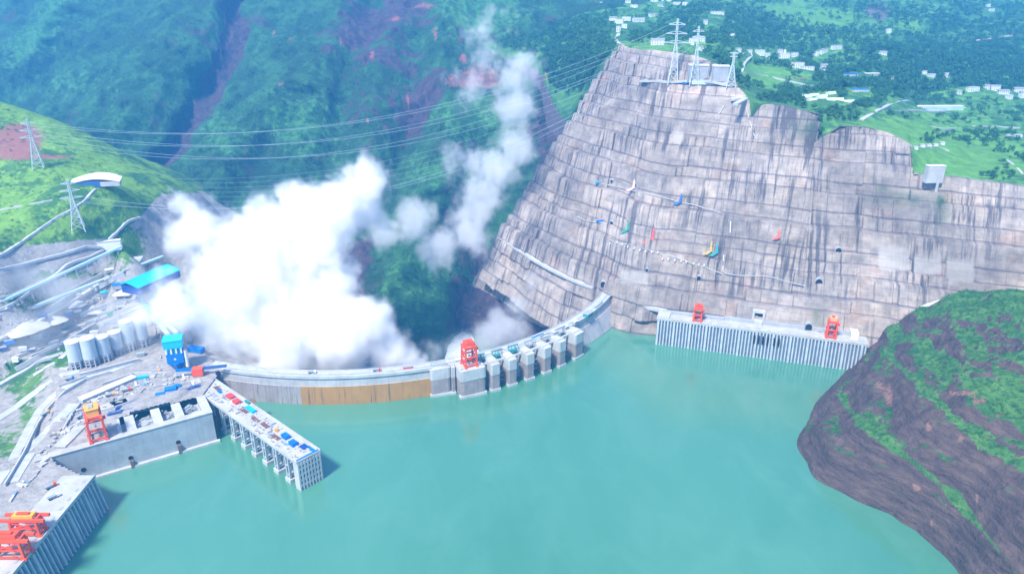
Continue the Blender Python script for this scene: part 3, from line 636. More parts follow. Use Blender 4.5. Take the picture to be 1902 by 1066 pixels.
def ring(name, r0, r1, z0, z1, m, a0=DA0, a1=DA1, n=120, parent=dam):
    mb = MB(); A = np.linspace(a0, a1, n)
    for i, a in enumerate(A): mb.V += [tuple(damp(a, r1, z0)), tuple(damp(a, r0, z0)), tuple(damp(a, r0, z1)), tuple(damp(a, r1, z1))]
    for i in range(n - 1):
        b = 4 * i; mb.F += [(b + j, b + (j + 1) % 4, b + 4 + (j + 1) % 4, b + 4 + j) for j in range(4)]
    mb.F += [(3, 2, 1, 0), (4 * n - 4, 4 * n - 3, 4 * n - 2, 4 * n - 1)]
    return mb.build(name, m, parent, local=parent is not None)
ring('crest_road', -14.5, .6, HC - 1, HC + .3, M['road'], a1=DA1 + .01)
ring('parapet', .7, 1.9, HC - 2.2, HC + 1.8, M['pale']); ring('parapet', -15.6, -14.6, HC - 2, HC + 1.6, M['pale'])
ring('cable_trench', -5.2, -4.4, HC + .3, HC + 1.1, M['grey'])
def place_rad(px, r, z=HC):
    a = ang_at(px, r, z); return a, damp(a, r, z)
def radial_frame(a):
    """local x along the crest to the right, local y inwards (downstream)"""
    o_ = damp(a, 0, 0); return Matrix.Translation(o_) @ Matrix.Rotation(a + math.pi / 2, 4, 'Z')
def pier(px, wd, prot, name='pier', top=HC, parts=True, bw=1.0):
    a = ang_at(px, prot, HC); Mf = radial_frame(a)
    loc = dam.location
    h = wd / 2; mb = MB()
    poly = [(-h, -2), (-h, -prot + 1), (-h * .8, -prot), (h * .8, -prot), (h, -prot + 1), (h, -2)]
    pw = [(Mf @ Vector((x, y, 0))) for x, y in poly]
    mb.prism([(p.x, p.y) for p in pw], -30, top - 15)
    o = mb.build(name, M['pier'], dam, local=True)
    mb = MB(); pw = [(Mf @ Vector((x * 1.05, y * 1.02 + (.6 if y == -2 else 0), 0))) for x, y in poly]
    mb.prism([(p.x, p.y) for p in pw], top - 15, top + .6)
    mb.box(-h * .8, h * .8, -prot + 6, -prot + 8, top + .6, top + 2, Mf); mb.box(-h, -h * .85, -prot + 4, -3, top + .6, top + 2.2, Mf); mb.box(h * .85, h, -prot + 4, -3, top + .6, top + 2.2, Mf)
    c = mb.build('pier_cap', M['pale'], o); c.data.transform(Matrix.Translation(-loc))
    mb = MB(); mb.box(-h * 1.12, h * 1.12, -prot - 1.2, -prot + 6, -8, 3.5, Mf); c = mb.build('footing', M['pale'], o); c.data.transform(Matrix.Translation(-loc))
    return a
M['pier'] = concrete('pier_concrete', (.36, .31, .30), .5, .12)
block_a = pier(879, 34, 25, 'crane_block')
PA = [pier(px, wd, 26) for px, wd in ((921, 13), (953, 13), (986, 13), (1018, 13), (1046, 13), (1077, 19))]
pier(818, 26, 7, 'outlet_pier'); pier(842, 5, 9, 'outlet_pier')
allA = [block_a] + PA
for i in range(len(allA) - 1):                # spillway bays with gates and hoists between the piers
    am = (allA[i] + allA[i + 1]) / 2; Mf = radial_frame(am); g = (allA[i + 1] - allA[i]) * DR / 2 - 5
    mb = MB(); mb.box(-g, g, -9, -4, -20, HC - 16, Mf); ga = mb.build('spillway_gate', M['brown'] if i % 2 else M['wall'], dam, local=True)
    mb = MB()
    for zz in (4, 11, 18): mb.box(-g * .96, g * .96, -11, -9, zz, zz + 1.4, Mf)
    gb = mb.build('gate_beam', M['grey'], ga); gb.data.transform(Matrix.Translation(-dam.location))
    mb = MB(); mb.box(-g, g, -13.5, -10.5, HC - 4, HC - 1.2, Mf); mb.build('service_bridge', M['pale'], dam, local=True)
    mb = MB()
    for sx in (-.6, .6):
        mb.bar(Mf @ Vector((g * sx - 2, -3, HC)), Mf @ Vector((g * sx - 2, -3, HC + 8)), .9); mb.bar(Mf @ Vector((g * sx + 2, -9, HC)), Mf @ Vector((g * sx + 2, -3, HC + 8)), .7)
        mb.bar(Mf @ Vector((g * sx - 2, -9, HC)), Mf @ Vector((g * sx - 2, -3, HC + 8)), .7)
    mb.bar(Mf @ Vector((-g, -3, HC + 8)), Mf @ Vector((g, -3, HC + 8)), 1.3); mb.box(-g * .5, g * .3, -8, -3, HC + .6, HC + 3.4, Mf)
    mb.build('gate_hoist', M['teal'] if i in (0, 1, 2) else M['grey'], dam, local=True)
# ------------------------------------------------------------ gantry cranes
def make_crane(label, loc, rz, w_, l_, h, m, mhouse, group=None, style=0, name='gantry_crane'):
    c = thing(name, label, 'crane', loc, rz, group)
    for sx in (-1, 1):
        for sy in (-1, 1):
            mb = MB(); mb.bar((sx * w_ * .47, sy * l_ * .46, 0.8), (sx * w_ * .42, sy * l_ * .42, h * .86), 2.0); mb.box(sx * w_ * .47 - 1.6, sx * w_ * .47 + 1.6, sy * l_ * .46 - 2.4, sy * l_ * .46 + 2.4, 0, 1.8); mb.build('leg', m, c)
    mb = MB()
    for sy in (-1, 1):
        for f in (.06, .42, .82):
            k = .47 - .05 * f
            mb.bar((-w_ * k, sy * l_ * (.46 - .04 * f), h * f + 1), (w_ * k, sy * l_ * (.46 - .04 * f), h * f + 1), 1.4, 1.8)
    for sx in (-1, 1):
        for f in (.06, .42, .82):
            k = .47 - .05 * f
            mb.bar((sx * w_ * k, -l_ * (.46 - .04 * f), h * f + 1), (sx * w_ * k, l_ * (.46 - .04 * f), h * f + 1), 1.4, 1.8)
        mb.bar((sx * w_ * .5, -l_ * .47, h * .42), (sx * w_ * .44, l_ * .43, h * .82), .9); mb.bar((sx * w_ * .5, l_ * .47, h * .42), (sx * w_ * .44, -l_ * .43, h * .82), .9)
    mb.build('cross_beam', m, c)
    mb = MB()
    for sx in (-1, 1): mb.box(sx * w_ * .42 - 1.3, sx * w_ * .42 + 1.3, -l_ * (.5 + .22 * (style > 0)), l_ * (.5 + .22 * (style > 0)), h * .86, h * .86 + 2.6)
    for sy in (-1, 1): mb.box(-w_ * .42, w_ * .42, sy * l_ * .42 - 1, sy * l_ * .42 + 1, h * .87, h * .87 + 2.2)
    mb.build('main_girder', m, c)
    mb = MB(); hh = h * .16 if style != 2 else h * .24
    mb.box(-w_ * .36, w_ * .36, -l_ * .34, l_ * .34, h * .86 + 2.7, h * .86 + 2.7 + hh)
    if style == 2: mb.box(-w_ * .4, w_ * .4, -l_ * .38, l_ * .38, h * .86 + 2.7 + hh, h * .86 + 3.1 + hh)
    mh = mb.build('machine_house', mhouse, c)
    mb = MB(); mb.box(-w_ * .2, w_ * .1, -l_ * .2, l_ * .2, h * .86 + 2.7 + hh + .4, h * .86 + 4.4 + hh); mb.build('winch', M['grey'] if style == 2 else m, mh)
    mb = MB(); mb.box(w_ * .42 + 1.3, w_ * .42 + 4.2, -l_ * .3, -l_ * .3 + 3, h * .72, h * .72 + 3); cb = mb.build('cab', m, c)
    mb = MB(); mb.box(w_ * .42 + 4.2, w_ * .42 + 4.3, -l_ * .3 + .4, -l_ * .3 + 2.6, h * .72 + 1.2, h * .72 + 2.6); mb.build('window', M['dark'], cb)
    mb = MB(); mb.bar((0, 0, h * .86), (0, 0, h * .45), .5); mb.box(-1.2, 1.2, -.8, .8, h * .41, h * .45); mb.build('hook_block', M['grey'], c)
    mb = MB()
    for k in range(int(h * .8 / 4)):
        z = 2 + 4 * k; mb.bar((-w_ * .47 - 1.6, -l_ * .3 + (k % 2) * 3, z), (-w_ * .47 - 1.6, -l_ * .3 + (1 - k % 2) * 3, z + 4), .6)
    mb.build('stair', m, c)
    return c
ba = radial_frame(block_a); bp = ba @ Vector((0, -11, 0)); bp.z = HC + .6
make_crane('tall red gantry crane on the square concrete block in the middle of the dam', bp, block_a + math.pi / 2, 17, 17, 32, M['orange'], M['orange'])
# small things along the crest
def crest_box(px, r, w_, d, h, m, name, label, cat, group=None, z=HC + .3):
    a = ang_at(px, r, z); p = damp(a, r, z); t = thing(name, label, cat, p, a + math.pi / 2, group)
    MB().box(-w_ / 2, w_ / 2, -d / 2, d / 2, 0, h).build('body', m, t)
    MB().box(-w_ / 2 - .3, w_ / 2 + .3, -d / 2 - .3, d / 2 + .3, h, h + .5).build('roof', M['grey'] if m is not M['grey'] else M['white'], t)
    return t
crest_box(757, -9, 12, 5, 2.4, M['red'], 'site_container', 'flat red container on the dam crest beside the white spray', 'container')
crest_box(815, -4, 20, 8, 2.5, M['teal'], 'hoist_house', 'low dark teal hoist house on the dam crest left of the red crane', 'machine house')
crest_box(857, -7, 18, 6, 2.2, M['grey'], 'hoist_house', 'grey flat hoist house just left of the red crane on the dam', 'machine house')
crest_box(925, -9, 12, 4, 2, M['red'], 'site_container', 'small red container on the crest right of the red crane', 'container')
crest_box(952, -10, 12, 4, 1.6, M['teal'], 'site_container', 'teal container on the dam crest behind the second spillway pier', 'container')
crest_box(998, -11, 22, 2.5, 2.4, M['cyan'], 'safety_screen', 'long cyan screen on the dam crest behind the spillway piers', 'screen')
crest_box(1092, 1, 15, 9, 5, M['teal'], 'hoist_house', 'teal hoist house on the crest above the rightmost spillway pier', 'machine house')
crest_box(1112, -3, 26, 3, 1.5, M['teal'], 'safety_screen', 'thin teal screen along the narrow right end of the dam crest', 'screen')
for k, px in enumerate((1010, 1030, 1050, 1068)):
    crest_box(px, 2, 8, 6, 5.5, M['grey'], 'hoist_machine', ['grey hoist machine between the third and fourth spillway piers', 'grey hoist machine above the fourth spillway pier', 'grey hoist machine above the fifth spillway pier', 'grey hoist machine just left of the rightmost spillway pier'][k], 'hoist', 'hoist machines behind the piers')
# ------------------------------------------------------------ intake towers with trash racks
def intake(name, label, A, B, depth, sill, ribs, nwide, z=HC):
    A = Vector((A.x, A.y, 0)); B = Vector((B.x, B.y, 0)); d = B - A; L = d.length; rz = math.atan2(d.y, d.x)
    t = thing(name, label, 'intake tower', (A.x, A.y, 0), rz)
    mb = MB(); o = sill
    mb.add([(0, 0, z - 2), (L, 0, z - 2), (L, -o, -12), (0, -o, -12), (0, depth, z - 2), (L, depth, z - 2), (L, depth, -12), (0, depth, -12)], [(3, 2, 1, 0), (4, 5, 6, 7), (0, 1, 5, 4), (3, 7, 6, 2), (0, 4, 7, 3), (1, 2, 6, 5)])
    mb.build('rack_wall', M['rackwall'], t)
    mb = MB(); mb.box(-1, L + 1, -2, depth + 1, z - 2, z + .4); dk = mb.build('deck', M['deck'], t)
    mb = MB(); mb.box(-1, L + 1, -2.2, -1.2, z + .4, z + 1.8); mb.build('parapet', M['pale'], t)
    for k in range(int(L / 14)): MB().box(5 + 14 * k, 10 + 14 * k, 3.2, 5.8, z + .4, z + .7).build('slot_cover', M['grey'], t)
    for i in range(ribs):
        x = (i + .5) * L / ribs; wd = 1.9 if i % nwide else 3.0; pr = 2.6 if i % nwide else 3.6
        mb = MB(); o2 = o + pr
        mb.add([(x - wd / 2, -pr, z - 2.1), (x + wd / 2, -pr, z - 2.1), (x + wd / 2, -o2, -11), (x - wd / 2, -o2, -11), (x - wd / 2, .5, z - 2.1), (x + wd / 2, .5, z - 2.1), (x + wd / 2, -o + .5, -11), (x - wd / 2, -o + .5, -11)], [(3, 2, 1, 0), (4, 5, 6, 7), (0, 1, 5, 4), (3, 7, 6, 2), (0, 4, 7, 3), (1, 2, 6, 5)])
        mb.build('rib', M['rib'], t)
    return t, L, rz
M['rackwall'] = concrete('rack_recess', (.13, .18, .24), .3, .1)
RI, RL, Rrz = intake('right_bank_intake', 'long ribbed concrete intake tower at the foot of the grey slope', Wz(1221, 591, HC), Wz(1612, 640, HC), 27, 7, 62, 5)
Mi = RI.matrix_basis if False else Matrix.Translation(RI.location) @ Matrix.Rotation(Rrz, 4, 'Z')
for i, f in enumerate((.485, .505, .525, .548, .578, .60)):
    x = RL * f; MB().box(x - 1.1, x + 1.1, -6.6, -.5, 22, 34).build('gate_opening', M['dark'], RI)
mb = MB(); mb.box(RL * .02, RL * .33, 20, 26, HC + .4, HC + 4.5); mb.box(RL * .33, RL * .97, 22.5, 26, HC + .4, HC + 6); mb.build('parapet_wall', M['wall'], RI)
MB().box(0, RL * .06, 2, 24, HC + .4, HC + 3).build('deck_block', M['pale'], RI); MB().box(RL * .24, RL * .27, 9, 13, HC + .4, HC + 2).build('deck_block', M['pale'], RI); MB().box(RL * .38, RL * .41, 8, 12, HC + .4, HC + 1.6).build('deck_block', M['pale'], RI)
mb = MB(); mb.box(RL * .475, RL * .515, 16, 27.5, HC + .4, HC + 7); mb.box(RL * .465, RL * .475, 27, 38, HC - 8, HC + 16); mb.box(RL * .515, RL * .525, 27, 38, HC - 8, HC + 16); mb.box(RL * .465, RL * .525, 27, 38, HC + 16, HC + 19); mb.build('portal_frame', M['pale'], RI)
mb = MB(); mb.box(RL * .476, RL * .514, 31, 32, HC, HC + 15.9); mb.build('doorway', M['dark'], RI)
mb = MB(); mb.box(RL * .925, RL * .96, 10, 27.4, HC + .4, HC + 10); mb.build('end_block', M['white'], RI)
def on_intake(Mx, x, y): v = Mx @ Vector((x, y, 0)); v.z = HC + .4; return v
make_crane('orange gantry crane on the left end of the right bank intake deck', on_intake(Mi, RL * .2, 11), Rrz, 12, 13, 22, M['orange'], M['orange'], 'gantry cranes on the right bank intake', 1)
make_crane('orange gantry crane with pale top near the right end of the right bank intake', on_intake(Mi, RL * .835, 10), Rrz, 13, 13, 28, M['orange'], weathered('machine_house_buff', (.85, .42, .2), .1), 'gantry cranes on the right bank intake', 0)
c0 = Wz(173, 884, HC); c1 = Wz(20, 1067, HC); ext = c1 + (c1 - c0).normalized() * 90
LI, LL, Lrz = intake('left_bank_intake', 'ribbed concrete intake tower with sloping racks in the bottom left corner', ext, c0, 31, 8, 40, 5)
# ------------------------------------------------------------ retaining wall platform of the left bank
w0 = Wz(88, 851, HC); w1 = Wz(394, 766, HC); wd_ = (w1 - w0); WL = wd_.length; wrz = math.atan2(wd_.y, wd_.x)
RW = thing('quay_wall', 'tall plain grey concrete quay wall with three round culvert holes above the waterline', 'quay wall', (w0.x, w0.y, 0), wrz)
Mw = Matrix.Translation(RW.location) @ Matrix.Rotation(wrz, 4, 'Z')
mb = MB(); mb.box(-12, WL, 0, 9, -20, HC); mb.box(WL - 9, WL - .01, 9, 46, -20, HC - .01); mb.build('wall_face', M['wall'], RW)
mb = MB(); mb.box(-12, WL + .6, -.7, 9.4, HC, HC + 1.0); mb.box(WL - 9.5, WL + .6, 9.4, 46, HC, HC + 1.0); mb.build('coping', M['deck'], RW)
mb = MB(); mb.box(30, WL + 3, -4.5, 0, -10, 2.4); mb.build('footing', M['pale'], RW)
for k, px in enumerate((155, 243, 331)):
    v = Mw.inverted() @ Wz(px, (872, 850, 821)[k], 11)
    x = (Mw.inverted() @ Wy(px, (872, 850, 821)[k], (Mw @ Vector((0, 0, 0))).y)).x
    # intersect the viewing ray with the wall plane
    o_ = Mw.inverted() @ Vector((0, 0, CAMZ)); d_ = Mw.inverted().to_3x3() @ Vector(ray(px, (872, 850, 821)[k])); t_ = -o_.y / d_.y; q = o_ + d_ * t_
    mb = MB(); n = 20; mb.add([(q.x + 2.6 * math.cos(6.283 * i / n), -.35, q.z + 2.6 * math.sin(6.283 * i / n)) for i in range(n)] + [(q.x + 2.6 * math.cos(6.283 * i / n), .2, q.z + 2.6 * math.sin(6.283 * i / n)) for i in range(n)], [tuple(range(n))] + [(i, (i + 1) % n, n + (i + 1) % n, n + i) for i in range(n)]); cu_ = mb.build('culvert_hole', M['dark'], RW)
    if k: MB().box(q.x - 1.6, q.x + 1.6, -4.7, -.1, -2, q.z - 2.2).build('drip_channel', M['brown'], cu_)
mb = MB(); mb.box(70, WL - 9, 9, 46, HC - 14, HC - 9)
mb.build('bay_floor', M['wall'], RW)
mb = MB()
for f in (.40, .62, .80):
    x = 70 + (WL - 79) * (f - .3) / .7 if f > .3 else 70; mb.box(x - 4, x + 6, 9, 46, HC - 9, HC - .02)
mb.box(70, 74, 9, 46, HC - 9, HC - .02); mb.build('bay_divider', M['pale'], RW)
mb = MB()
rq = random.Random(4)
for k in range(40):
    x = rq.uniform(78, WL - 16); y = rq.uniform(12, 44); a = rq.uniform(-.4, .4); l_ = rq.uniform(4, 14)
    mb.bar((x, y, HC - 8.5), (x + l_ * math.cos(a), y + l_ * math.sin(a), HC - rq.uniform(2, 8)), rq.uniform(.8, 2), rq.uniform(.6, 3))
mb.build('bay_scaffold', M['grey'], RW)
cr = Wz(185, 822, HC); make_crane('red gantry crane with a big yellow machine house on the quay wall', Mw @ Vector(((Mw.inverted() @ cr).x, 14, HC + 1)), wrz, 17, 22, 33, M['orange'], M['yellow'], None, 2)
Mli = Matrix.Translation(LI.location) @ Matrix.Rotation(Lrz, 4, 'Z')
def li_xy(px, py): q = Mli.inverted() @ Wz(px, py, HC); return q.x, q.y
x_, y_ = li_xy(55, 990); make_crane('orange gantry crane, the farther of two in the bottom left corner', on_intake(Mli, x_, y_), Lrz, 10, 28, 19, M['orange'], M['yellow'], 'twin gantry cranes on the left bank intake', 1)
x_, y_ = li_xy(24, 1032); make_crane('orange gantry crane, the nearer of two in the bottom left corner', on_intake(Mli, x_, y_), Lrz, 11, 30, 22, M['orange'], M['orange'], 'twin gantry cranes on the left bank intake', 1)
# ------------------------------------------------------------ trestle jetty
js = Wz(385, 716, 38); je = Wz(573, 847, 38); jd = je - js; JL = jd.length; jrz = math.atan2(jd.y, jd.x)
J = thing('trestle_jetty', 'concrete trestle jetty on twin columns running out into the green water', 'jetty', (js.x, js.y, 0), jrz)
Mj = Matrix.Translation(J.location) @ Matrix.Rotation(jrz, 4, 'Z'); JW = 14.5
MB().box(-14, JL, -JW, JW, 35.2, 38).build('deck', M['deck'], J)
mb = MB(); mb.box(-10, JL, JW, JW + .8, 36, 39.4); mb.box(-10, JL, -JW - .8, -JW, 36, 39); mb.build('kerb', M['pale'], J)
mb = MB(); mb.box(-10, JL - 4, -JW + .5, JW - .5, 33, 35.1); mb.build('girder', M['rib'], J)
nbent = 9
for i in range(nbent):
    x = 10 + (JL - 34) * i / (nbent - 1); mb = MB()
    for dx in (-2.6, 2.6):
        for y in (-JW + 2, -JW / 3, JW / 3, JW - 2): mb.box(x + dx - 1.1, x + dx + 1.1, y - 1.2, y + 1.2, -14, 33)
    for z in (8, 21): mb.box(x - 3.6, x + 3.6, -JW + 1, JW - 1, z, z + 1.6)
    bt = mb.build('bent', M['rib'], J)
    MB().box(x - 5.2, x + 5.2, -JW - .6, JW + .6, -14, 5).build('footing', M['pale'], bt)
mb = MB(); x = JL
for k in range(8): y = -JW + k * (2 * JW - 2) / 7; mb.box(x - 9, x + .5, y, y + 1.9, -14, 35)
for z in (5, 12, 19, 26, 31.5): mb.box(x - 8.8, x + .3, -JW + .01, JW - .01, z, z + 2.4)
mb.box(x - 8.9, x - 2.5, -JW + .3, JW - .3, 6, 35); mb.build('end_grille', M['pale'], J)
mb = MB(); mb.box(JL - 3, JL - 1.2, -JW + 1, JW - 1, 38.1, 38.9); mb.box(JL - 16, JL - 3, JW - 7, JW - 3, 38.1, 38.6); mb.build('walkway', M['blue'], J)
def jbox(px, py, w_, d, h, m, name, label, cat, group=None, ribs=0, rot=0):
    p = Wz(px, py, 38); q = Mj.inverted() @ p; q.y = max(-JW + 2, min(JW - 2, q.y)); p = Mj @ q; p.z = 38.02
    t = thing(name, label, cat, p, jrz + rot, group)
    MB().box(-w_ / 2, w_ / 2, -d / 2, d / 2, 0, h).build('body', m, t)
    mb = MB()
    for k in range(5): x = -w_ / 2 + w_ * (k + .5) / 5; mb.box(x - .2, x + .2, -d / 2 - .2, d / 2 + .2, .2, h + .25)
    mb.build('frame', m if ribs == 0 else M['grey'], t)
    return t
jbox(428, 738, 11, 7, 3.4, M['red'], 'formwork_stack', 'red steel formwork stack on the jetty nearer the dam', 'formwork', 'red formwork on the jetty')
jbox(440, 748, 9, 7, 3.8, M['red'], 'formwork_stack', 'red steel formwork stack on the jetty beside the cyan container', 'formwork', 'red formwork on the jetty')
jbox(466, 762, 17, 5, 3, M['cyan'], 'cargo_container', 'long cyan container in the middle of the jetty', 'container')
jbox(465, 746, 9, 2.5, 2.6, M['teal'], 'cargo_container', 'narrow teal container on the far edge of the jetty', 'container')
jbox(514, 800, 4, 3.5, 2.6, M['yellow'], 'generator', 'small yellow generator on the outer half of the jetty', 'generator')
jbox(531, 813, 9, 6, 4.6, M['blue'], 'site_cabin', 'bright blue cabin on the jetty, the one farther from its outer end', 'cabin', 'blue cabins on the jetty')
jbox(545, 826, 9, 6.5, 4.6, M['blue'], 'site_cabin', 'bright blue cabin on the jetty nearest its outer end', 'cabin', 'blue cabins on the jetty')
jbox(565, 830, 10, 7, .9, M['darkblue'], 'steel_plate', 'dark blue panel lying on the outer end of the jetty', 'panel')
jbox(408, 728, 8, 3, 1.6, M['blue'], 'steel_plate', 'blue panel lying on the jetty close to the dam', 'panel')
def bars(px, py, label, n=7, L_=16, m=None):
    p = Wz(px, py, 38); q = Mj.inverted() @ p; q.y = max(-JW + 3.5, min(JW - 3.5, q.y)); p = Mj @ q; p.z = 38.02
    t = thing('rebar_bundle', label, 'steel bars', p, jrz, 'reddish bundles of bars on the jetty')
    mb = MB()
    for k in range(n): mb.box(-L_ / 2 + (k % 3), L_ / 2 - (k % 2), -2.5 + k * .8, -2.2 + k * .8, .3, .9)
    mb.build('bars', m or M['rust'], t); mb = MB(); mb.box(-L_ / 3, -L_ / 3 + .5, -3, 3, 0, .3); mb.box(L_ / 3, L_ / 3 + .5, -3, 3, 0, .3); mb.build('sleeper', M['white'], t)
for x, y, l in ((404, 722, 'dark reddish bars at the dam end of the jetty'), (453, 763, 'reddish bars on the jetty beside the long cyan container'), (474, 779, 'reddish bars on the jetty just beyond the long cyan container'), (492, 790, 'reddish bars on the jetty left of the yellow generator'), (512, 812, 'reddish bars on the jetty beside the blue cabins')): bars(x, y, l)
# ------------------------------------------------------------ brown rock between quay wall and jetty
mb = MB(); rv = []
for i in range(22):
    for j in range(10):
        a = Wz(388 + i * 4.2, 742, 30); p = Wz(398 + i * 3.2, 800 + 8 * math.sin(i), 0) ; f = j / 9
        q = a.lerp(p, f); q.z += 1.5 * math.sin(i * 1.7 + j * 2.1) + 1.2 * math.cos(i * .7 - j * 1.3) - (3 if j == 9 else 0); rv.append(tuple(q))
mesh_np('rock_bank', rv, grid_faces(22, 10)[:, ::-1], M['brown'])['kind'] = 'structure'
# ------------------------------------------------------------ helpers to stand things on the ground
rr_ = random.Random(11)
def on_slope(px, py):
    d = (sx_ - px) ** 2 + (sy_ - py) ** 2; i = np.unravel_index(np.argmin(d), d.shape); return Vector(S[i]), i
def slope_normal(i):
    c = min(i[1], NX - 1); return Vector((-hn[c, 0], -hn[c, 1], 0)).normalized()
def road(pts, wd, f, name='road', th=.8, lift=.7, m=None, sub=6, wall=False):
    W_ = []
    for (x0, y0), (x1, y1) in zip(pts[:-1], pts[1:]):
        for k in range(sub): W_.append(f(x0 + (x1 - x0) * k / sub, y0 + (y1 - y0) * k / sub))
    W_.append(f(*pts[-1])); z = np.array([p.z for p in W_]); zs = np.convolve(np.pad(z, 2, mode='edge'), np.ones(5) / 5, 'valid')
    xs = np.convolve(np.pad([p.x for p in W_], 1, mode='edge'), np.ones(3) / 3, 'valid'); ys = np.convolve(np.pad([p.y for p in W_], 1, mode='edge'), np.ones(3) / 3, 'valid')
    P_ = [Vector((xs[i], ys[i], zs[i])) for i in range(len(W_))]
    mb = MB(); mb.strip(P_, wd, th + 3, lift); o = mb.build(name, m or M['road']); tag(o, kind='structure'); return P_
# ------------------------------------------------------------ roads
LR = [([(-30, 505), (40, 492), (100, 478), (150, 462), (190, 459)], 7), ([(-30, 590), (30, 558), (90, 520), (130, 492), (180, 472), (192, 464)], 7), ([(-10, 480), (40, 452), (95, 410), (130, 393), (158, 372), (178, 350)], 5),
      ([(-20, 790), (30, 757), (75, 722), (115, 696), (150, 690)], 11), ([(-10, 905), (28, 850), (55, 795), (78, 758), (108, 728), (150, 704), (200, 692), (262, 668)], 10), ([(20, 900), (60, 835), (95, 795), (140, 748)], 12),
      ([(200, 447), (222, 428), (240, 412), (262, 404)], 6), ([(-10, 392), (30, 385), (70, 377), (100, 372)], 4), ([(-20, 725), (40, 690), (80, 668), (120, 655)], 9), ([(90, 640), (150, 620), (215, 590), (260, 570)], 9)]
for p_, w_ in LR: road(p_, w_, on_bank)
TR = [([(1598, 222), (1622, 212), (1640, 202), (1662, 192), (1690, 186)], 8), ([(1640, 206), (1690, 206), (1740, 205), (1795, 200)], 11), ([(1520, 158), (1440, 143), (1400, 137), (1378, 128), (1382, 118), (1396, 110), (1392, 103), (1378, 100)], 7), ([(1365, 182), (1400, 178), (1440, 170)], 9),
      ([(1690, 262), (1715, 268), (1745, 270), (1765, 280)], 5), ([(1868, 300), (1885, 315), (1900, 325)], 4), ([(1700, 226), (1760, 240), (1830, 232), (1900, 240)], 4), ([(1150, 60), (1143, 75), (1158, 83)], 9)]
for p_, w_ in TR: road(p_, w_, on_terrace, sub=4, lift=.9)
road([(1785, 76), (1830, 70), (1902, 62)], 12, on_terrace, name='road', m=M['pink'], sub=4, lift=2)
def slope_pt(px, py): p, i = on_slope(px, py); return p + slope_normal(i) * 1.5
road([(1192, 150), (1230, 150), (1280, 152), (1330, 154), (1366, 158)], 15, slope_pt, m=M['pale'], sub=5, lift=1.5)
road([(1356, 184), (1372, 183), (1395, 180)], 16, slope_pt, m=M['pale'], sub=4, lift=1.2)
for p_ in ([(1070, 403), (1100, 411), (1128, 414)], [(1130, 446), (1180, 456), (1240, 474), (1300, 492), (1345, 506)], [(1115, 338), (1160, 352), (1230, 366), (1300, 384), (1345, 395)], [(1073, 178), (1088, 190), (1078, 208), (1068, 225)], [(1386, 200), (1394, 228), (1404, 262)], [(1345, 197), (1334, 214)], [(1358, 395), (1356, 435)], [(1345, 470), (1342, 508), (1420, 514), (1500, 528)]):
    road(p_, 1.5, slope_pt, name='path', m=M['pale'], sub=5, lift=.2, th=-2)
hcz = lambda px, py: Wz(px, py, HC)
road([(927, 437), (945, 450), (970, 466), (1000, 486), (1040, 507), (1075, 523), (1108, 534)], 11, hcz, m=M['pale'], sub=3, lift=.4)
road([(1108, 534), (1128, 536), (1150, 549), (1180, 562), (1215, 572), (1240, 577)], 10, hcz, m=M['pale'], sub=3, lift=.4)
RZ = [(1600, 34), (1640, 50), (1668, 66), (1700, 79), (1745, 96), (1795, 110)]
road([(1634, 604), (1652, 590), (1676, 579), (1702, 569), (1738, 559), (1775, 549)], 13, lambda a, b: Wz(a, b, float(np.interp(a, [q[0] for q in RZ], [q[1] for q in RZ]))), m=M['white'], sub=3)
for p_, w_, m_ in (([(-20, 640), (60, 600), (130, 560), (200, 520), (262, 480)], 14, 'pale'), ([(-20, 560), (50, 536), (110, 512), (170, 488)], 6, 'wall'), ([(20, 668), (90, 632), (150, 604), (225, 575), (290, 552)], 8, 'deck'), ([(60, 700), (110, 668), (130, 650)], 7, 'pale')):
    road(p_, w_, on_bank, name='concrete_apron', m=M[m_], sub=6, lift=.5)
# ------------------------------------------------------------ lattice pylons and the line across the gorge
def pylon(label, loc, rz, h, b, arms=((.62, .2), (.76, .17), (.9, .13)), th=.9):
    t = thing('pylon', label, 'pylon', loc, rz, 'steel lattice pylons')
    def hw(f): return b * (1 - f / .62) / 2 + 1.6 if f < .62 else 1.6
    for sx in (-1, 1):
        for sy in (-1, 1):
            mb = MB(); mb.bar((sx * (b / 2 + 1.6), sy * (b / 2 + 1.6), -4), (sx * 1.6, sy * 1.6, h * .62), th * 1.25); mb.bar((sx * 1.6, sy * 1.6, h * .62), (sx * .9, sy * .9, h), th); mb.build('leg', M['steel'], t)
    mb = MB(); fs = [0, .14, .26, .37, .47, .55, .62, .69, .76, .83, .9, .97]
    for f0, f1 in zip(fs[:-1], fs[1:]):
        a, c = hw(f0), hw(f1)
        for (x0, y0), (x1, y1) in (((-1, -1), (1, -1)), ((1, -1), (1, 1)), ((1, 1), (-1, 1)), ((-1, 1), (-1, -1))):
            mb.bar((x0 * a, y0 * a, h * f0), (x1 * c, y1 * c, h * f1), th * .6); mb.bar((x1 * a, y1 * a, h * f0), (x0 * c, y0 * c, h * f1), th * .6); mb.bar((x0 * c, y0 * c, h * f1), (x1 * c, y1 * c, h * f1), th * .6)
    mb.build('bracing', M['steel'], t)
    for f, l in arms:
        mb = MB()
        for s in (-1, 1):
            mb.bar((0, 1.4, h * f), (s * h * l, 0, h * f + 1), th * .9); mb.bar((0, -1.4, h * f), (s * h * l, 0, h * f + 1), th * .9); mb.bar((0, 0, h * (f + .045)), (s * h * l, 0, h * f + 1), th * .8)
            mb.bar((s * h * l * .5, 1, h * f), (s * h * l * .5, 0, h * (f + .022)), th * .6)
        mb.build('crossarm', M['steel'], t)
    return t
pl1 = on_bank(72, 312); pl2 = on_bank(147, 428)
pylon('pale steel lattice pylon on the red soil of the green hill, the farther of two', pl1, R(25), 84, 15)
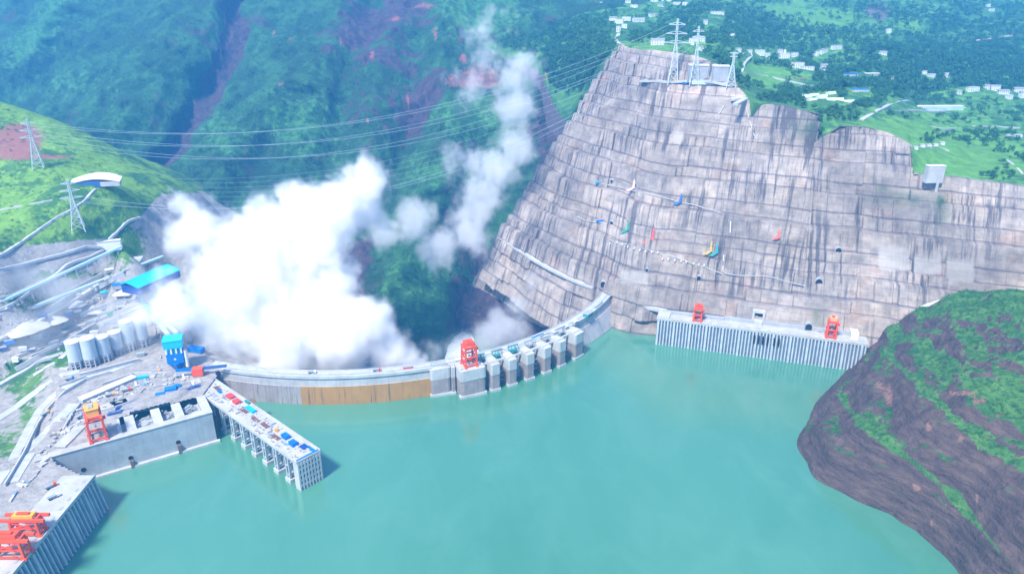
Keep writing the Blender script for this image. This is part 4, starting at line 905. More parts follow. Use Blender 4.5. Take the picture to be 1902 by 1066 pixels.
pylon('pale steel lattice pylon on the green hill below the white roofed hall', pl2, R(25), 78, 15)
sp_ = [slope_pt(1250, 150), slope_pt(1289, 153), slope_pt(1357, 157)]
pylon('tallest pylon on the platform at the top of the grey slope', sp_[0], R(-10), 112, 15, th=1.1)
pylon('middle pylon of three on the platform beside the two grey switchgear walls', sp_[1], R(-10), 100, 13, arms=((.8, .1), (.9, .1)), th=.9)
pylon('smallest pylon at the right end of the platform above the grey slope', sp_[2], R(-10), 58, 13, arms=((.85, .12), (.95, .14)), th=.9)
k_ = 0
for j, (a0, f0) in enumerate(((pl1, .9), (pl1, .76), (pl1, .62), (pl2, .62))):
    for s in (-1, 1):
        h0 = 84 if a0 is pl1 else 78; l0 = (.13, .17, .2, .2)[j] * h0; A_2 = a0 + Vector((s * l0 * math.cos(R(25)), s * l0 * math.sin(R(25)), h0 * f0))
        h1, p1_ = ((112, sp_[0]), (112, sp_[0]), (112, sp_[0]), (100, sp_[1]))[j]; f1 = (.9, .76, .62, .8)[j]; l1 = (.13, .17, .2, .1)[j] * h1
        B_2 = p1_ + Vector((s * l1 * math.cos(R(-10)), s * l1 * math.sin(R(-10)), h1 * f1)); pts = []
        for i in range(41):
            f = i / 40; q = A_2.lerp(B_2, f); q.z -= (150 + 22 * j) * 4 * f * (1 - f) * .55; pts.append(q)
        mb = MB()
        for u, v in zip(pts[:-1], pts[1:]): mb.bar(u, v, .36)
        o = mb.build('power_line', M['wire'])
        tag(o, ['topmost', 'second', 'third', 'lowest'][j] + ' sagging power line across the gorge, ' + ('left' if s < 0 else 'right') + ' one of its pair', 'power line', 'power lines across the gorge')
        k_ += 1
# second, lower line from behind the left hill
for j in range(6):
    A_2 = Wy(250 - 8 * j, 330 + 6 * j, 1500); B_2 = Wy(1062, 190 + 9 * j, 1800); pts = []
    for i in range(31):
        f = i / 30; q = A_2.lerp(B_2, f); q.z -= (60 + 4 * j) * 4 * f * (1 - f); pts.append(q)
    mb = MB()
    for u, v in zip(pts[:-1], pts[1:]): mb.bar(u, v, .3)
    tag(mb.build('power_line', M['wire']), 'thin power line ending at the edge of the grey slope, %s of six' % ('topmost', 'second', 'third', 'fourth', 'fifth', 'lowest')[j], 'power line', 'low power lines ending at the slope edge')
# ------------------------------------------------------------ switchgear walls on the platform
for k, (px, wd) in enumerate(((1296, 34), (1336, 28))):
    p = slope_pt(px, 150); t = thing('switchgear_building', ['pale grey slab walled switchgear building beside the middle pylon', 'pale grey slab walled switchgear building left of the smallest pylon'][k], 'building', p, R(-6), 'switchgear buildings on the platform')
    MB().box(-wd / 2, wd / 2, -3, 9, 0, 26).build('wall', M['wall'], t); MB().box(-wd / 2 - 1, wd / 2 + 1, -4, 10, 26, 28).build('roof', M['white'], t)
    MB().box(-wd / 2 - 2, -wd / 2 - .5, -5, -3.1, 0, 28).build('column', M['grey'], t); MB().box(wd / 2 + .5, wd / 2 + 2, -5, -3.1, 0, 28).build('column', M['grey'], t)
p = slope_pt(1318, 156); t = thing('platform_fence', 'long pale green screen fence along the front of the switchgear platform', 'fence', p, R(-6))
MB().box(-30, 30, -.5, .5, 0, 6).build('panel', M['belt'], t); mb = MB()
for k in range(9): mb.box(-30 + 7.5 * k - .4, -30 + 7.5 * k + .4, -1, 1, 0, 6.8)
mb.build('post', M['white'], t)
p = slope_pt(1277, 155); t = thing('site_container', 'small bright blue container on the edge of the pylon platform', 'container', p, R(-6)); MB().box(-8, 8, -2, 2, 0, 3).build('body', M['blue'], t); MB().box(-8.2, 8.2, -2.2, 2.2, 3, 3.3).build('roof', M['cyan'], t)
# ------------------------------------------------------------ houses
def house(px, py, w_, h=7, d=9, wm=None, rm=None, flat=True, label='', name='village_house', rz=None, cat='house', group='white village houses on the terrace', f=on_terrace, win=True):
    p = f(px, py); s = math.hypot(p.y, CAMZ - p.z) / FPX; W_ = w_ * s * 1.05; rz = rr_.uniform(-.35, .35) if rz is None else rz
    p.z -= 1.5; t = thing(name, label, cat, p, rz, group); H = h + 1.5
    MB().box(-W_ / 2, W_ / 2, -d / 2, d / 2, 0, H).build('wall', wm or M['white'], t)
    mb = MB()
    if flat: mb.box(-W_ / 2 - .5, W_ / 2 + .5, -d / 2 - .5, d / 2 + .5, H, H + .8)
    else: mb.add([(-W_ / 2 - .7, -d / 2 - .8, H - .3), (W_ / 2 + .7, -d / 2 - .8, H - .3), (W_ / 2 + .7, d / 2 + .8, H - .3), (-W_ / 2 - .7, d / 2 + .8, H - .3), (-W_ / 2 - .7, 0, H + d * .28), (W_ / 2 + .7, 0, H + d * .28)], [(0, 1, 5, 4), (2, 3, 4, 5), (0, 4, 3), (1, 2, 5), (3, 2, 1, 0)])
    mb.build('roof', rm or (M['pale'] if flat else M['roofgrey']), t)
    if win:
        nw = max(2, int(W_ / 5)); st_ = 1 if h < 7 else 3 if h > 12 else 2
        for q in range(nw):
            for s_ in range(st_):
                x = -W_ / 2 + W_ * (q + .5) / nw; z = 3.2 + s_ * 3.4; MB().box(x - .8, x + .8, -d / 2 - .12, -d / 2 + .1, z, z + 1.7).build('window', M['dark'], t)
    return t
HS = [(930, 15, 16), (1106, 10, 9), (1119, 13, 9), (1150, 6, 12), (1166, 10, 9), (1180, 4, 16), (1178, 15, 12), (1192, 3, 14), (1215, 5, 12), (1240, 4, 20), (1257, 8, 12), (1272, 10, 8), (1213, 28, 14), (1139, 38, 12), (1150, 47, 14), (1164, 38, 14), (1186, 40, 20), (1160, 52, 9), (1148, 60, 7),
      (1221, 80, 22), (1284, 84, 9), (1297, 82, 20), (1302, 94, 6), (1328, 33, 16), (1340, 30, 8), (1371, 96, 8), (1391, 98, 9), (1411, 98, 16), (1424, 101, 10), (1476, 103, 10), (1480, 124, 22), (1500, 130, 20), (1529, 124, 13), (1530, 96, 12), (1553, 93, 18), (1638, 110, 12), (1715, 139, 9), (1728, 147, 13), (1757, 146, 8), (1805, 172, 20), (1831, 168, 8), (1847, 170, 14), (1862, 178, 17), (1873, 186, 10), (1891, 172, 18), (1898, 186, 12),
      (1122, 2, 8), (1205, -2, 10), (1228, 12, 9), (1448, 100, 9), (1515, 100, 8), (1655, 150, 7), (1780, 175, 8), (1360, 62, 8), (1310, 45, 7), (1650, 60, 7), (1842, 20, 8), (1835, 12, 6)]
where = lambda x, y: ('in the hamlet at the top edge' if y < 20 and 1090 < x < 1290 else 'in the cluster above the slope peak' if x < 1200 and y > 20 else 'far left above the gorge' if x < 1000 else 'just above the top rim of the grey slope' if x < 1310 and y > 60 else 'in the middle of the terrace' if x < 1560 and y > 60 else 'high on the wooded terrace' if y < 65 else 'right of the long blue shed' if x > 1770 else 'among trees above the long shed')
ords = {}
for i, (x, y, w_) in enumerate(HS):
    z_ = where(x, y); ords.setdefault(z_, []).append((x, i))
words_ = ['leftmost', 'second', 'third', 'fourth', 'fifth', 'sixth', 'seventh', 'eighth', 'ninth', 'tenth', 'eleventh', 'twelfth', 'thirteenth', 'fourteenth', 'fifteenth']
lab = {}
for z_, l in ords.items():
    l.sort()
    for k, (x, i) in enumerate(l): lab[i] = ('white house %s, %s from the left' % (z_, words_[k]) if k else 'white house %s, the leftmost' % z_)
for i, (x, y, w_) in enumerate(HS):
    house(x, y, w_, rr_.choice((8, 10, 11, 13)), rr_.uniform(9, 12), flat=rr_.random() < .7, label=lab[i], wm=M['white'])
t = house(1457, 104, 17, 13, 11, label='tall white house with a small tower on the terrace', group=None, name='tower_house'); MB().box(-2.5, 2.5, -2, 2, 14.5, 24).build('tower', M['white'], t)
for x, y, w_, m_, l in ((1580, 140, 26, M['blue'], 'long low shed with a blue roof on the middle of the terrace'), (1618, 140, 27, M['white'], 'long low shed with a white roof beside the blue roofed one'), (1596, 173, 28, M['blue'], 'low blue roofed shed behind the greenhouses')):
    house(x, y, w_, 4, 12, rm=m_, wm=M['pale'], flat=True, label=l, name='farm_shed', rz=.03, cat='shed', group=None)
house(1739, 200, 90, 7, 16, rm=M['white'], wm=M['belt'], flat=True, label='very long shed with white roof and blue painted walls beside the road', name='long_shed', rz=.02, cat='shed', group=None)
GH = [(1498, 178), (1512, 176), (1528, 179), (1543, 176), (1508, 190), (1524, 191), (1540, 190), (1556, 191), (1574, 191)]
for i, (x, y) in enumerate(GH):
    p = on_terrace(x, y); p.z -= .8
    t = thing('greenhouse', 'pale plastic greenhouse, %s from the left in the %s row' % ((words_[i] if i < 4 else words_[i - 4]), 'back' if i < 4 else 'front'), 'greenhouse', p, rr_.uniform(-.1, .5), 'plastic greenhouses on the terrace')
    mb = MB(); n = 8; L_ = 9 if i != 8 else 14
    a = [(-L_, 5 * math.cos(math.pi * k / n), 1 + 5 * math.sin(math.pi * k / n)) for k in range(n + 1)]; b = [(L_, q[1], q[2]) for q in a]
    mb.add(a + b, [(k, k + 1, n + 2 + k, n + 1 + k) for k in range(n)] + [tuple(range(n + 1))[::-1], tuple(range(n + 1, 2 * n + 2)), (0, n + 1, 2 * n + 1, n)]); mb.build('film', M['plastic'], t)
    mb = MB()
    for x_2 in (-L_, 0, L_ - .4):
        for k in range(n): mb.bar((x_2 + .2, 5.15 * math.cos(math.pi * k / n), 1 + 5.15 * math.sin(math.pi * k / n)), (x_2 + .2, 5.15 * math.cos(math.pi * (k + 1) / n), 1 + 5.15 * math.sin(math.pi * (k + 1) / n)), .35)
    mb.build('hoop', M['white'], t)
t = house(1735, 324, 30, 24, 9, rm=M['white'], wm=M['pale'], label='square buff gatehouse standing on the rim of the grey slope', name='gatehouse', cat='building', group=None, rz=.05, f=lambda a, b: Wy(a, b, 1083) - Vector((0, 0, 11)), win=False)
MB().box(3, 7, -6.2, -5.6, -30, 14).build('chute', M['pale'], t)
for k in range(5): house(1702 + 12 * k, 268, 7, 3, 5, label='low white hut, %s of five in a row beside the field track' % ('leftmost', 'second', 'third', 'fourth', 'rightmost')[k], name='field_hut', cat='hut', group='field huts in a row', rz=0, win=False)
house(1881, 262, 26, 4, 6, label='long white hut at the right edge below the fields', name='field_hut', cat='hut', group=None, rz=0, win=False)
# ------------------------------------------------------------ on the grey slope: portals, covers, drums
def portal(px, py, w_, h, label, m=None, frame=None, white=False):
    p, i = on_slope(px, py); nn = slope_normal(i); rz = math.atan2(nn.y, nn.x) + math.pi / 2; p = p + nn * 1.0
    t = thing('tunnel_portal', label, 'tunnel', p, rz, 'tunnel mouths in the grey slope'); n = 12
    def arch(W_, H_, y0, y1):
        pr = [(-W_ / 2, 0)] + [(-W_ / 2 * math.cos(math.pi * k / n), H_ - W_ / 2 + W_ / 2 * math.sin(math.pi * k / n)) for k in range(n + 1)] + [(W_ / 2, 0)]
        N_ = len(pr); return MB().add([(x, y0, z) for x, z in pr] + [(x, y1, z) for x, z in pr], [tuple(range(N_)), tuple(range(N_, 2 * N_))[::-1]] + [(k, N_ + k, N_ + (k + 1) % N_, (k + 1) % N_) for k in range(N_)])
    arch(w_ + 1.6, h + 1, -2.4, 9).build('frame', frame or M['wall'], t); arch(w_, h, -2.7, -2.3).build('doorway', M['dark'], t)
for a in ((1123, 531, 9, 8, 'round dark tunnel mouth where the dam crest road meets the slope'), (1298, 520, 6, 7, 'small dark tunnel mouth low on the slope below the row of drums'), (1557, 466, 9, 6, 'low dark tunnel mouth in the middle of the slope above the pale panels'), (1500, 608, 9, 9, 'dark tunnel mouth just behind the right bank intake'), (1522, 518, 9, 5, 'wide low tunnel mouth high above the right crane'), (1240, 592, 3, 4, 'tiny tunnel mouth at the foot of the slope left of the left crane'), (1201, 503, 4, 4, 'tiny dark hole in the slope above the end of the dam'), (1136, 338, 4, 4, 'dark hole high on the slope beside a blue container'), (1136, 414, 5, 4, 'dark hole on the second berm beside a bright blue container')): portal(*a)
def cover(px, py, h, lean, m, label, tail=14):
    h *= .8; tail *= .55; lean = lean * .5 + 2
    p, i = on_slope(px, py); nn = slope_normal(i); rz = math.atan2(nn.y, nn.x) + math.pi / 2; p = p + nn * 3
    t = thing('debris_net', label, 'net', p, rz, 'coloured nets hung on the slope')
    mb = MB(); mb.add([(-1, 6, h), (.8, 6, h), (2.4, -1, 0), (-2, -1, 0), (-1, 6.4, h), (.8, 6.4, h), (2.4, -.4, 0), (-2, -.4, 0)], [(3, 2, 1, 0), (4, 5, 6, 7), (0, 1, 5, 4), (3, 7, 6, 2), (0, 4, 7, 3), (1, 2, 6, 5)]); mb.build('net', m, t)
    mb = MB(); mb.add([(-3, -1.2, .3), (3, -1.2, .3), (lean - 5, -3.5 - tail * .25, -tail * .7), (lean - 12, -3 - tail * .2, -tail * .62), (-3, -.8, 0), (3, -.8, 0), (lean - 5, -3 - tail * .25, -tail * .7), (lean - 12, -2.5 - tail * .2, -tail * .62)], [(3, 2, 1, 0), (4, 5, 6, 7), (0, 1, 5, 4), (3, 7, 6, 2), (0, 4, 7, 3), (1, 2, 6, 5)]); mb.build('apron', m, t)
cover(1176, 350, 16, -6, M['pink'], 'faded pink net hung high on the left part of the slope'); cover(1264, 372, 16, -4, M['bluepaint'], 'blue net hung high in the middle of the slope'); cover(1167, 425, 16, -4, M['green'], 'green net hung on the slope left of the red one')
cover(1213, 440, 20, -10, M['red'], 'red net hung on the slope above the row of drums', 22); cover(1320, 468, 18, -4, M['ochre'], 'yellow ochre net hung on the slope beside the teal one'); cover(1332, 470, 17, -4, M['teal'], 'teal net hung on the slope beside the yellow one'); cover(1446, 440, 14, 0, M['red'], 'narrow red net streak on the middle of the slope', 6)
for k, (px, py) in enumerate(((1112, 339), (1113, 411), (1046, 582), (1058, 586))):
    if k < 2: p = slope_pt(px, py)
    else: p = Wz(px, py, HC - 55)
    t = thing('site_container', ['teal container on the upper berm at the left of the slope', 'bright blue container on the second berm at the left of the slope', 'small blue container below the dam crest near its right end', 'blue container below the dam crest, nearest its right end'][k], 'container', p, .35 if k < 2 else -.6)
    MB().box(-6, 6, -1.6, 1.6, 0, 3.4).build('body', M['cyan'] if k == 0 else M['blue'], t); MB().box(-6.2, 6.2, -1.8, 1.8, 3.4, 3.7).build('roof', M['grey'], t)
for k in range(17):
    f = k / 16; p = slope_pt(1134 + 174 * f, 452 + 48 * f); p.z += .6
    t = thing('warning_drum', 'small white and pink drum, %s on the berm' % (words_[k] if k and k < 15 else 'first' if k == 0 else ('sixteenth', 'last')[k - 15]), 'drum', p, 0, 'row of drums along the berm')
    MB().cyl((0, 0), 1.3, 0, 3.4, 10).build('body', M['white'], t); MB().cyl((0, 0), 1.45, 1.2, 2.1, 10).build('band', M['pink'], t)
# ------------------------------------------------------------ left bank works
def silo(px, py, r, h, label):
    p = Wz(px, py, HC); t = thing('cement_silo', label, 'silo', p, 0, 'row of grey cement silos'); hb_ = h * .3
    mb = MB()
    for k in range(10): a = 2 * math.pi * k / 10; mb.box(r * .97 * math.cos(a) - .8, r * .97 * math.cos(a) + .8, r * .97 * math.sin(a) - .8, r * .97 * math.sin(a) + .8, -1, hb_)
    mb.cyl((0, 0), r * .86, -1, hb_, 20)
    for z in (hb_ * .33, hb_ * .66, hb_ - 1.2): mb.cyl((0, 0), r * 1.02, z, z + 1.0, 24)
    b_2 = mb.build('base', M['wall'], t)
    for k in range(8):
        a = -math.pi + math.pi * (k + .5) / 8
        for z in (hb_ * .08, hb_ * .45): MB().box(-.9, .9, -.1, .1, 0, hb_ * .2, Matrix.Translation((r * .93 * math.cos(a), r * .93 * math.sin(a), z)) @ Matrix.Rotation(a + math.pi / 2, 4, 'Z')).build('window', M['dark'], b_2)
    MB().cyl((0, 0), r, hb_, h, 28, r * .96).build('body', M['silo'], t, smooth=False)
    c = MB(); c.cyl((0, 0), r * .99, h, h + .8, 28); c.cyl((0, 0), r * .8, h + .8, h + 2.6, 24, r * .3); c = c.build('roof', M['white'], t)
    mb = MB()
    for k in range(16): a = 2 * math.pi * k / 16; b2_ = 2 * math.pi * (k + 1) / 16; mb.bar((r * math.cos(a), r * math.sin(a), h + 2), (r * math.cos(b2_), r * math.sin(b2_), h + 2), .25); mb.bar((r * math.cos(a), r * math.sin(a), h + .8), (r * math.cos(a), r * math.sin(a), h + 2), .25)
    mb.build('railing', M['white'], c)
for k, (px, py, r, h) in enumerate(((145, 681, 9.2, 37), (172, 677, 9.4, 39), (197, 668, 8.6, 34), (220, 656, 8.2, 32), (243, 648, 8.4, 42), (267, 641, 8.4, 40))):
    silo(px, py, r, h, 'grey cement silo, %s in the row of six' % ('leftmost', 'second from the left', 'third from the left', 'fourth from the left', 'second from the right', 'rightmost, nearest the blue tower')[k])
p = Wz(331, 684, HC); t = thing('batching_tower', 'tall bright blue concrete batching tower beside the left end of the dam', 'tower', p, R(18))
MB().box(-10, 10, -9, 9, 12, 26).build('lower_body', M['blue'], t); MB().cyl((0, 0), 5, 0, 12, 4, 13).build('hopper', M['blue'], t)
MB().box(-11.5, 11.5, -10, 10, 34, 44).build('upper_body', M['cyan'], t)
for x in (-9, -3, 3, 9):
    MB().box(x - .9, x + .9, -9.5, -8, 26, 34).build('column', M['white'], t); MB().box(x - .9, x + .9, 8, 9.5, 26, 34).build('column', M['white'], t)
MB().box(-7, 7, -7, 7, 26, 34).build('core', M['cyan'], t); MB().box(-12, 12, -10.5, 10.5, 44, 45).build('roof', M['cyan'], t)
MB().box(-1.2, 1.2, -9.2, -9, 17, 19.5).build('window', M['white'], t)
mb = MB(); mb.cyl((13, -6), 2.2, 4, 28, 12); mb.build('pipe', M['white'], t)
def conveyor(a, b, wd, label, m=None, posts=6, lift=8, h=3.2):
    t = thing('conveyor_gallery', label, 'conveyor', a, 0, 'covered conveyors of the works yard'); a = Vector(a); b = Vector(b)
    mb = MB(); mb.bar(a, b, wd, h); mb.build('gallery', m or M['belt'], t, local=True)
    mb = MB()
    for k in range(posts):
        q = a.lerp(b, (k + .5) / posts); n_ = (b - a).cross(Vector((0, 0, 1))).normalized()
        for s in (-1, 1): mb.bar(q + n_ * s * wd * .8 - Vector((0, 0, h / 2 + lift + 6)), q + n_ * s * wd * .35 - Vector((0, 0, h / 2)), .7)
        mb.bar(q + n_ * wd * .6 - Vector((0, 0, h / 2 + lift * .5)), q - n_ * wd * .6 - Vector((0, 0, h / 2 + lift * .5)), .6)
    mb.build('trestle', M['grey'], t, local=True)
up = lambda v, z: v + Vector((0, 0, z))
conveyor(up(on_bank(-20, 612), 6), up(on_bank(306, 492), 12), 5, 'long pale cyan conveyor running up to the blue roofed shed', posts=14)
conveyor(up(on_bank(-20, 582), 5), up(on_bank(228, 466), 7), 3.4, 'thin pale conveyor climbing to the white quarry wall', posts=12, m=M['belt'])
conveyor(up(Wz(283, 606, HC), 18), up(Wz(322, 668, HC), 38), 4.5, 'pale cyan conveyor from the silos to the blue tower, the left one', posts=4, lift=18)
conveyor(up(Wz(292, 600, HC), 16), up(Wz(338, 668, HC), 40), 4.5, 'pale cyan conveyor to the blue tower, the right one', posts=4, lift=18)
conveyor(up(on_bank(255, 548), 6), up(Wz(284, 604, HC), 16), 4, 'blue conveyor between the shed and the silos', m=M['cyan'], posts=4)
# blue roofed shed
p = on_bank(275, 512); t = thing('stockpile_shed', 'large shed with a bright cyan gable roof half hidden in the spray', 'shed', p, 0)
a0 = Wz(232, 524, p.z + 12) - p; a1 = Wz(312, 490, p.z + 12) - p; dv = (a1 - a0); dv.z = 0; n_ = Vector((dv.y, -dv.x, 0)).normalized() * 24
mb = MB(); mb.add([a0, a1, a1 + n_ + Vector((0, 0, -6)), a0 + n_ + Vector((0, 0, -6)), a0 + Vector((0, 0, -1)), a1 + Vector((0, 0, -1)), a1 + n_ + Vector((0, 0, -7)), a0 + n_ + Vector((0, 0, -7))], [(0, 1, 2, 3), (7, 6, 5, 4), (0, 3, 7, 4), (1, 5, 6, 2), (0, 4, 5, 1), (3, 2, 6, 7)]); mb.build('roof', M['cyan'], t)
b_3 = -n_ * .5; mb = MB(); mb.add([a0 + Vector((0, 0, .05)), a1 + Vector((0, 0, .05)), a1 + b_3 + Vector((0, 0, -4)), a0 + b_3 + Vector((0, 0, -4)), a0 + Vector((0, 0, -.9)), a1 + Vector((0, 0, -.9)), a1 + b_3 + Vector((0, 0, -5)), a0 + b_3 + Vector((0, 0, -5))], [(3, 2, 1, 0), (4, 5, 6, 7), (4, 7, 3, 0), (2, 6, 5, 1), (1, 5, 4, 0), (7, 6, 2, 3)]); mb.build('roof', M['cyan'], t)
mb = MB(); ii = dv.normalized(); b0 = a0 + ii; b1 = a1 - ii; q_ = [b0 + b_3 * .9, b1 + b_3 * .9, b1 + n_ * .95, b0 + n_ * .95]
mb.prism([(v.x, v.y) for v in q_], -6, 5); mb.build('wall', M['darkblue'], t)
for k, (px, py, w_, m_, l) in enumerate(((222, 535, 20, M['blue'], 'blue flat roofed hut at the near end of the cyan shed'), (196, 548, 14, M['cyan'], 'cyan roofed hut left of the cyan shed'), (160, 470, 0, None, ''))):
    if w_: house(px, py, w_, 5, 10, wm=M['wall'], rm=m_, label=l, name='site_hut', cat='hut', group=None, rz=.4, f=on_bank, win=False)
# white roofed hall on the hill
p = on_bank(180, 343); t = thing('arched_hall', 'white roofed hall on the green hill below the far pylon', 'hall', p, R(12)); n = 10
sc3 = math.hypot(p.y, CAMZ - p.z) / FPX; W3 = 84 * sc3 / 2
mb = MB(); a = []; b = []
for k in range(n + 1):
    f = k / n; x = -W3 + 2 * W3 * f; hh = 5 + 5 * math.sin(math.pi * f) ; a.append((x, -8, hh - 2 * abs(f - .5))); b.append((x, 26 * math.sin(math.pi * (.12 + .76 * f)), hh + 3))
mb.add(a + b, [(k, k + 1, n + 2 + k, n + 1 + k) for k in range(n)]); mb.add([(x, y, z - 1) for x, y, z in a + b], [(n + 1 + k, n + 2 + k, k + 1, k) for k in range(n)]); mb.build('roof', M['white'], t)
MB().box(-W3 + 1, W3 * .2, -7.5, -6.5, -3, 6).build('wall', M['bluepaint'], t); MB().box(W3 * .2, W3 - 1, -7.4, 6, -3, 4.5).build('annex', M['pale'], t); MB().box(-W3 + 3, W3 - 4, -6.4, 14, -3, 4.5).build('core', M['wall'], t)
# quarry wall, chute
p = on_bank(205, 466); t = thing('retaining_wall', 'white concrete retaining wall at the head of the two pale roads', 'wall', p, .35); MB().box(-17, 17, -4, 8, -4, 11).build('wall_face', M['white'], t); MB().box(-17.5, 17.5, -4.4, -3.4, 10.5, 12).build('coping', M['pale'], t)
p = on_bank(385, 520)
# truss crane at the dam's left end
p = Wz(369, 697, HC); t = thing('luffing_crane', 'squat red crane house with blue truss booms at the left end of the dam', 'crane', p, R(12))
MB().box(-6.5, 6.5, -5, 5, 1.5, 11).build('machine_house', M['orange'], t); MB().box(-5, 5, -4, 4, 0, 1.5).build('turntable', M['pale'], t)
for x0, x1, nm in ((6.5, 36, 'boom'), (-6.5, -26, 'counter_boom')):
    mb = MB(); nseg = 9
    for y in (-1.4, 1.4):
        mb.bar((x0, y, 8.5), (x1, y, 9.5), .9); mb.bar((x0, y, 11), (x1, y, 11), .9)
        for k in range(nseg): f0, f1 = k / nseg, (k + 1) / nseg; mb.bar((x0 + (x1 - x0) * f0, y, 8.7), (x0 + (x1 - x0) * f1, y, 11), .6)
    mb.build(nm, M['bluepaint'] if nm == 'boom' else M['blue'], t)
for k, (pts, h_) in enumerate((([(10, 905), (45, 845), (72, 790), (92, 760), (122, 730), (160, 708), (205, 694)], 5), ([(118, 800), (135, 770), (150, 752)], 4), ([(30, 690), (75, 668), (118, 645)], 7), ([(0, 600), (60, 575), (120, 548), (190, 512)], 5), ([(110, 720), (135, 712), (160, 702)], 5), ([(190, 716), (250, 696), (320, 694)], 4))):
    P3 = [on_bank(*q) for q in pts]; t = thing('yard_wall', 'pale kerb wall ' + ('along the curving white road on the left edge', 'left of the yellow topped crane', 'above the green gully in front of the silos', 'between the two conveyors on the slope', 'at the bend of the white road', 'behind the blue cabins on the platform')[k], 'wall', P3[0], 0, 'kerb walls of the left bank')
    for u, v in zip(P3[:-1], P3[1:]): mb = MB(); mb.bar(up(u, h_ / 2 - 1), up(v, h_ / 2 - 1), 1.6, h_); mb.build('wall_face', M['pale'], t, local=True)
for k, (x0, y0, x1, y1) in enumerate(((205, 752, 372, 706), (150, 770, 235, 742), (110, 830, 150, 790))):
    A_2, B_2 = Wz(x0, y0, HC + .6), Wz(x1, y1, HC + .6); t = thing('concrete_slab', 'smooth pale concrete slab ' + ('behind the quay wall bays', 'left of the bays behind the yellow topped crane', 'at the near end of the quay platform')[k], 'slab', A_2, 0); mb = MB(); mb.bar(A_2, B_2, 13, .8); mb.build('slab_top', M['deck'], t, local=True); mb = MB(); mb.bar(up(A_2, -.5), up(B_2, -.5), 13.8, .6); mb.build('kerb', M['wall'], t, local=True)
# blue frames and site clutter on the platform
def clutter(px, py, w_, d, h, m, name, label, cat, group=None, rz=.35, f=None, roof=None):
    p = (f or (lambda a, b: Wz(a, b, HC + .2)))(px, py); t = thing(name, label, cat, p, rz, group)
    MB().box(-w_ / 2, w_ / 2, -d / 2, d / 2, 0, h).build('body', m, t); MB().box(-w_ / 2 - .3, w_ / 2 + .3, -d / 2 - .3, d / 2 + .3, h, h + .4).build('roof', roof or m, t)
clutter(298, 736, 10, 6, 4, M['blue'], 'site_cabin', 'blue cabin on the platform behind the quay wall, the left one', 'cabin', 'blue cabins behind the quay wall')
clutter(318, 728, 13, 8, 6, M['blue'], 'site_cabin', 'larger blue cabin on the platform behind the quay wall', 'cabin', 'blue cabins behind the quay wall')
clutter(330, 722, 8, 6, 5, M['blue'], 'site_cabin', 'small blue cabin at the right end of the blue group', 'cabin', 'blue cabins behind the quay wall')
clutter(344, 716, 20, 8, 1.2, M['white'], 'steel_plate', 'white plate stack beside the blue cabins', 'plates')
clutter(262, 703, 16, 3.5, 3, M['cyan'], 'cargo_container', 'slim cyan container on the pale platform above the quay wall', 'container')
clutter(262, 660, 10, 7, 4, M['grey'], 'site_hut', 'grey hut below the rightmost silo', 'hut')
clutter(365, 652, 22, 9, 6, M['blue'], 'site_cabin', 'blue flat building just right of the batching tower', 'building', None, -.3)
clutter(352, 635, 8, 7, 16, M['wall'], 'elevator_shaft', 'grey shaft standing between the blue tower and the spray', 'shaft', None, .2)
for k, (a, b) in enumerate((((255, 752), (372, 716)), ((215, 760), (262, 742)), ((200, 770), (248, 760)))):
    A_2, B_2 = Wz(*a, HC + 1), Wz(*b, HC + 1); t = thing('truss_beam', ['long dark blue truss beam lying behind the quay wall bays', 'short blue truss beam left of the blue cabins', 'short blue truss beam right of the yellow topped crane'][k], 'beam', A_2, 0, 'blue truss beams behind the quay wall')
    for s in (-1.6, 1.6):
        mb = MB(); mb.bar(A_2 + Vector((0, s, 0)), B_2 + Vector((0, s, 0)), .9); mb.bar(A_2 + Vector((0, s, 2)), B_2 + Vector((0, s, 2)), .7); mb.build('chord', M['bluepaint'], t, local=True)
    mb = MB(); n = 14
    for i in range(n): u = A_2.lerp(B_2, i / n); v = A_2.lerp(B_2, (i + 1) / n); mb.bar(u + Vector((0, -1.6, 0)), v + Vector((0, -1.6, 2)), .4); mb.bar(u + Vector((0, 1.6, 0)), v + Vector((0, -1.6, 2)), .4)
    mb.build('lacing', M['bluepaint'], t, local=True)
# long white parapet wall at the back of the platform
A_2, B_2 = Wz(150, 745, HC + 1), Wz(250, 702, HC + 1); t = thing('parapet_wall', 'long low white wall along the back of the quay platform', 'wall', A_2, 0)
mb = MB(); mb.bar(A_2, B_2, 10, 6); mb.build('wall_face', M['pale'], t, local=True); mb = MB(); mb.bar(up(A_2, 3.3), up(B_2, 3.3), 11, .5); mb.build('coping', M['white'], t, local=True)
CL = [(20, 640, 'blue'), (45, 655, 'white'), (70, 632, 'grey'), (60, 652, 'darkblue'), (84, 626, 'blue'), (118, 612, 'green'), (100, 640, 'grey'), (92, 578, 'grey'), (130, 586, 'blue'), (145, 580, 'white'), (170, 600, 'grey'), (190, 590, 'grey'), (208, 585, 'green'), (150, 630, 'grey'), (176, 622, 'white'), (30, 672, 'white'), (8, 656, 'darkblue'), (110, 560, 'grey'), (150, 552, 'grey'), (205, 508, 'grey'), (80, 594, 'darkblue'), (225, 572, 'white'), (242, 562, 'grey'), (215, 610, 'white'), (180, 560, 'pale'), (240, 600, 'wall')]
cn = dict(blue='blue', white='white', grey='grey', darkblue='dark blue', green='green', pale='cream', wall='slate')
cnt = {}
